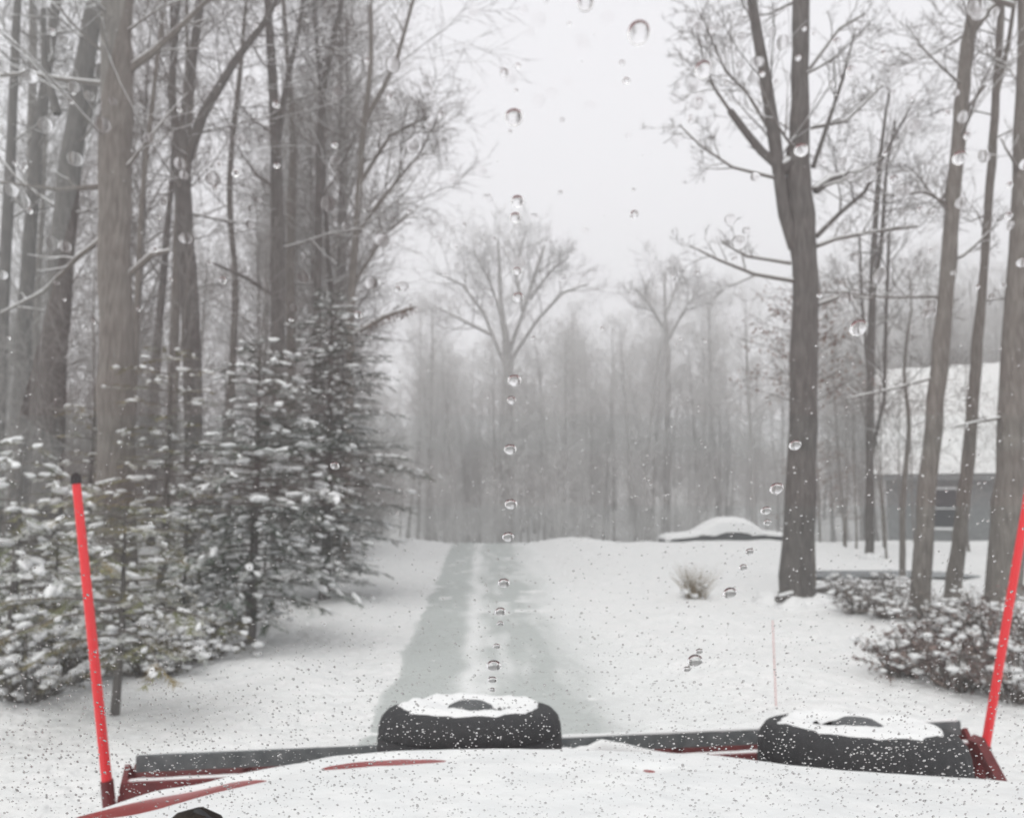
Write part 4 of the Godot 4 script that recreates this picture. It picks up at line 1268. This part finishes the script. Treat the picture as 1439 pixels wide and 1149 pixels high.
func make_evergreens() -> void:
	var dark := Color(.055, .072, .052); var olive := Color(.20, .182, .075)
	place(conifer(5.2, 1.5, 170, 1.2, .34, .05, dark, 700, .35, .9), "dense_evergreen", hit(455, 842), .4, "dense dark evergreen laden with snow at the edge of the driveway", "evergreen")
	place(conifer(3.6, 1.25, 105, 1.1, .40, .10, dark, 701, .45, 1.0), "evergreen", hit(350, 905), 1.4, "snowy evergreen on a thin bare foot in front of the dense one", "evergreen")
	place(conifer(3.9, 1.2, 58, .9, .34, .10, olive, 702, .35, 1.0), "olive_evergreen", G(P(232, 700, 11.0).x, -11.0), .2, "olive brown evergreen growing against the thickest left trunk", "evergreen")
	place(conifer(3.1, 1.1, 38, .9, .34, .12, olive, 703, .35, 1.0), "olive_evergreen", G(P(125, 700, 12.2).x, -12.2), 2.2, "olive brown evergreen behind the upper end of the left marker rod", "evergreen")
	place(conifer(1.75, 1.1, 34, .9, .3, .25, Color(.16, .15, .08), 704, .5, .7, .4), "little_evergreen", hit(160, 1006), .9, "little evergreen on a thin bare stem right of the left marker rod", "evergreen")
	place(conifer(2.35, 1.2, 36, 1.0, .6, .05, Color(.13, .135, .07), 705, .9, 1.15, .5), "bowed_evergreen", hit(8, 960), .3, "evergreen bowed under heavy snow at the photo's left edge", "evergreen")
	place(conifer(1.5, 1.2, 28, 1.0, .5, .06, Color(.15, .15, .075), 706, .7, .9, .5), "low_evergreen", hit(70, 920), .3, "low wide evergreen under much snow left of the marker rod", "evergreen")
	place(conifer(1.6, 1.2, 28, 1.0, .5, .05, Color(.15, .15, .075), 707, .6, .9, .5), "low_evergreen", hit(255, 900), 2.3, "low snowy evergreen between the marker rod and the thin-footed evergreen", "evergreen")
	place(conifer(2.6, 1.3, 60, .9, .4, .08, dark, 708, .5, 1.1), "evergreen", G(P(300, 700, 13.5).x, -13.5), 1.3, "evergreen in the shade behind the low snowy one", "evergreen")
	place(conifer(5.6, 1.7, 110, .8, .45, .15, Color(.085, .088, .065), 709, .3, .9), "thin_evergreen", G(P(478, 700, 19.5).x, -19.5), 1.1, "taller thin evergreen showing above the dense one", "evergreen")

func make_small_plants() -> void:
	var twiggy := [[40, 985, .75, .9, "snow-clotted brush in the lower left corner of the woods' edge"], [105, 955, .8, .8, "snow-clotted brush just left of the left marker rod"], [215, 950, .6, .8, "snow-clotted brush between the little evergreen and the low snowy one"], [285, 925, .55, .7, "snow-clotted brush at the right end of the left woods' edge"], [190, 905, .8, .9, "snow-clotted brush at the foot of the thickest left trunk"], [20, 900, 1.0, .9, "tall snow-clotted brush behind the bowed evergreen"], [330, 885, .7, .8, "snow-clotted brush left of the thin-footed evergreen"]]
	for k in twiggy.size():
		var a: Array = twiggy[k]
		place(shrub(a[2], a[3] * .8, 40, Color(.10, .10, .06), Color(.20, .18, .12), .75, 840 + k, .05), "brush", hit(a[0], a[1]), k * 1.1, a[4], "brush")
	var maroon := Color(.12, .08, .075); var brown := Color(.22, .17, .15)
	var at := [[1268, 950, .50, .75], [1345, 970, .58, .8], [1425, 985, .72, .9], [1310, 922, .55, .8], [1395, 925, .72, .9], [1475, 945, .9, 1.0]]
	var says := ["maroon-leaved shrub with snow on it, leftmost at the right edge of the yard", "maroon-leaved shrub left of the foot of the right marker rod", "maroon-leaved shrub right of the foot of the right marker rod", "dark shrub below the long leaning trunk", "dark shrub at the foot of the thick trunk at the right edge", "tall dark shrub half outside the photo's right edge"]
	for k in at.size():
		var a: Array = at[k]
		place(shrub(a[2], a[3] * .75, 32, maroon, brown, .16, 800 + k, .06), "shrub", hit(a[0], a[1]), k * 1.3, says[k], "shrub")
	var far := [[1205, 862, .55, .55], [1250, 868, .6, .65], [1310, 872, .55, .6], [1375, 880, .6, .6], [1185, 838, .45, .6], [1245, 838, .5, .7]]
	var far_says := ["low weedy bush in the snow, nearer one right of the forked tree's foot", "low weedy bush left of the foot of the long leaning trunk", "low bush between the feet of the two leaning trunks", "low bush left of the foot of the thick edge trunk", "low snow-covered bush on the ditch's near bank, left one", "low snow-covered bush on the ditch's near bank, right one"]
	for k in far.size():
		var a: Array = far[k]
		place(shrub(a[2] * .8, a[3] * .8, 30, Color(.15, .12, .11), Color(.25, .22, .19), .2, 820 + k, .045), "low_bush", hit(a[0], a[1]), k * 1.7, far_says[k], "bush")
	# dry grass
	var rg := RandomNumberGenerator.new(); rg.seed = 9
	var g := Geo.new()
	for k in 150:
		var a := rg.randf() * TAU; var r := rg.randf() * .16
		var b := Vector3(cos(a) * r, -.03, sin(a) * r)
		var lean := rg.randf_range(.05, .38)
		var tip := b + Vector3(cos(a) * lean, rg.randf_range(.3, .62), sin(a) * lean)
		g.tube([b, b.lerp(tip, .5) + Vector3(0, .05, 0), tip], [.0035, .003, .001], 3)
	var gr := thing("grass_clump", hit(978, 840), "clump of dry grass standing in the snow left of the forked tree", "grass clump")
	put_mesh("blades", g, M.dry_grass, gr).set_meta("kind", "stuff")
	var gs := Geo.new()
	for k in 9:
		gs.blob(Transform3D(Basis().scaled(Vector3(.07, .035, .07)), Vector3(rg.randf_range(-.2, .2), rg.randf_range(.05, .3), rg.randf_range(-.1, .2))), rg, .3)
	put_mesh("snow_load", gs, M.snow_lump, gr)
	# log lying across the foot of the forked tree
	var l := Geo.new()
	var la := hit(1078, 848) + Vector3(0, .12, .5); var lb := hit(1142, 838) + Vector3(0, .17, .5)
	var lo := thing("fallen_log", (la + lb) / 2, "short grey log lying across the foot of the forked tree", "log")
	l.tube([la - lo.position, Vector3(0, .01, 0), lb - lo.position], [.05, .06, .055], 10, true)
	put_mesh("log", l, M.bark_dark, lo)
	var lsn := Geo.new()
	lsn.tube([(la - lo.position) * .96 + Vector3(0, .045, 0), Vector3(0, .06, 0), (lb - lo.position) * .96 + Vector3(0, .05, 0)], [.03, .04, .03], 8, true)
	put_mesh("log_snow", lsn, M.snow_lump, lo)
	# thin stake
	var sb := hit(1091, 992)
	var st := Geo.new()
	var stake := thing("driveway_stake", sb, "thin faded red stake standing in the snow behind the right tire", "stake")
	st.tube([Vector3(0, -.1, 0), P(1086, 868, -sb.z) - sb], [.0055, .0045], 8, true)
	put_mesh("rod", st, M.stake, stake)
	var cp := Geo.new()
	var tp := P(1086, 868, -sb.z) - sb
	cp.tube([tp - Vector3(0, .02, 0), tp + Vector3(0, .012, 0)], [.006, .005], 8, true)
	put_mesh("reflector", cp, M.trim, stake)
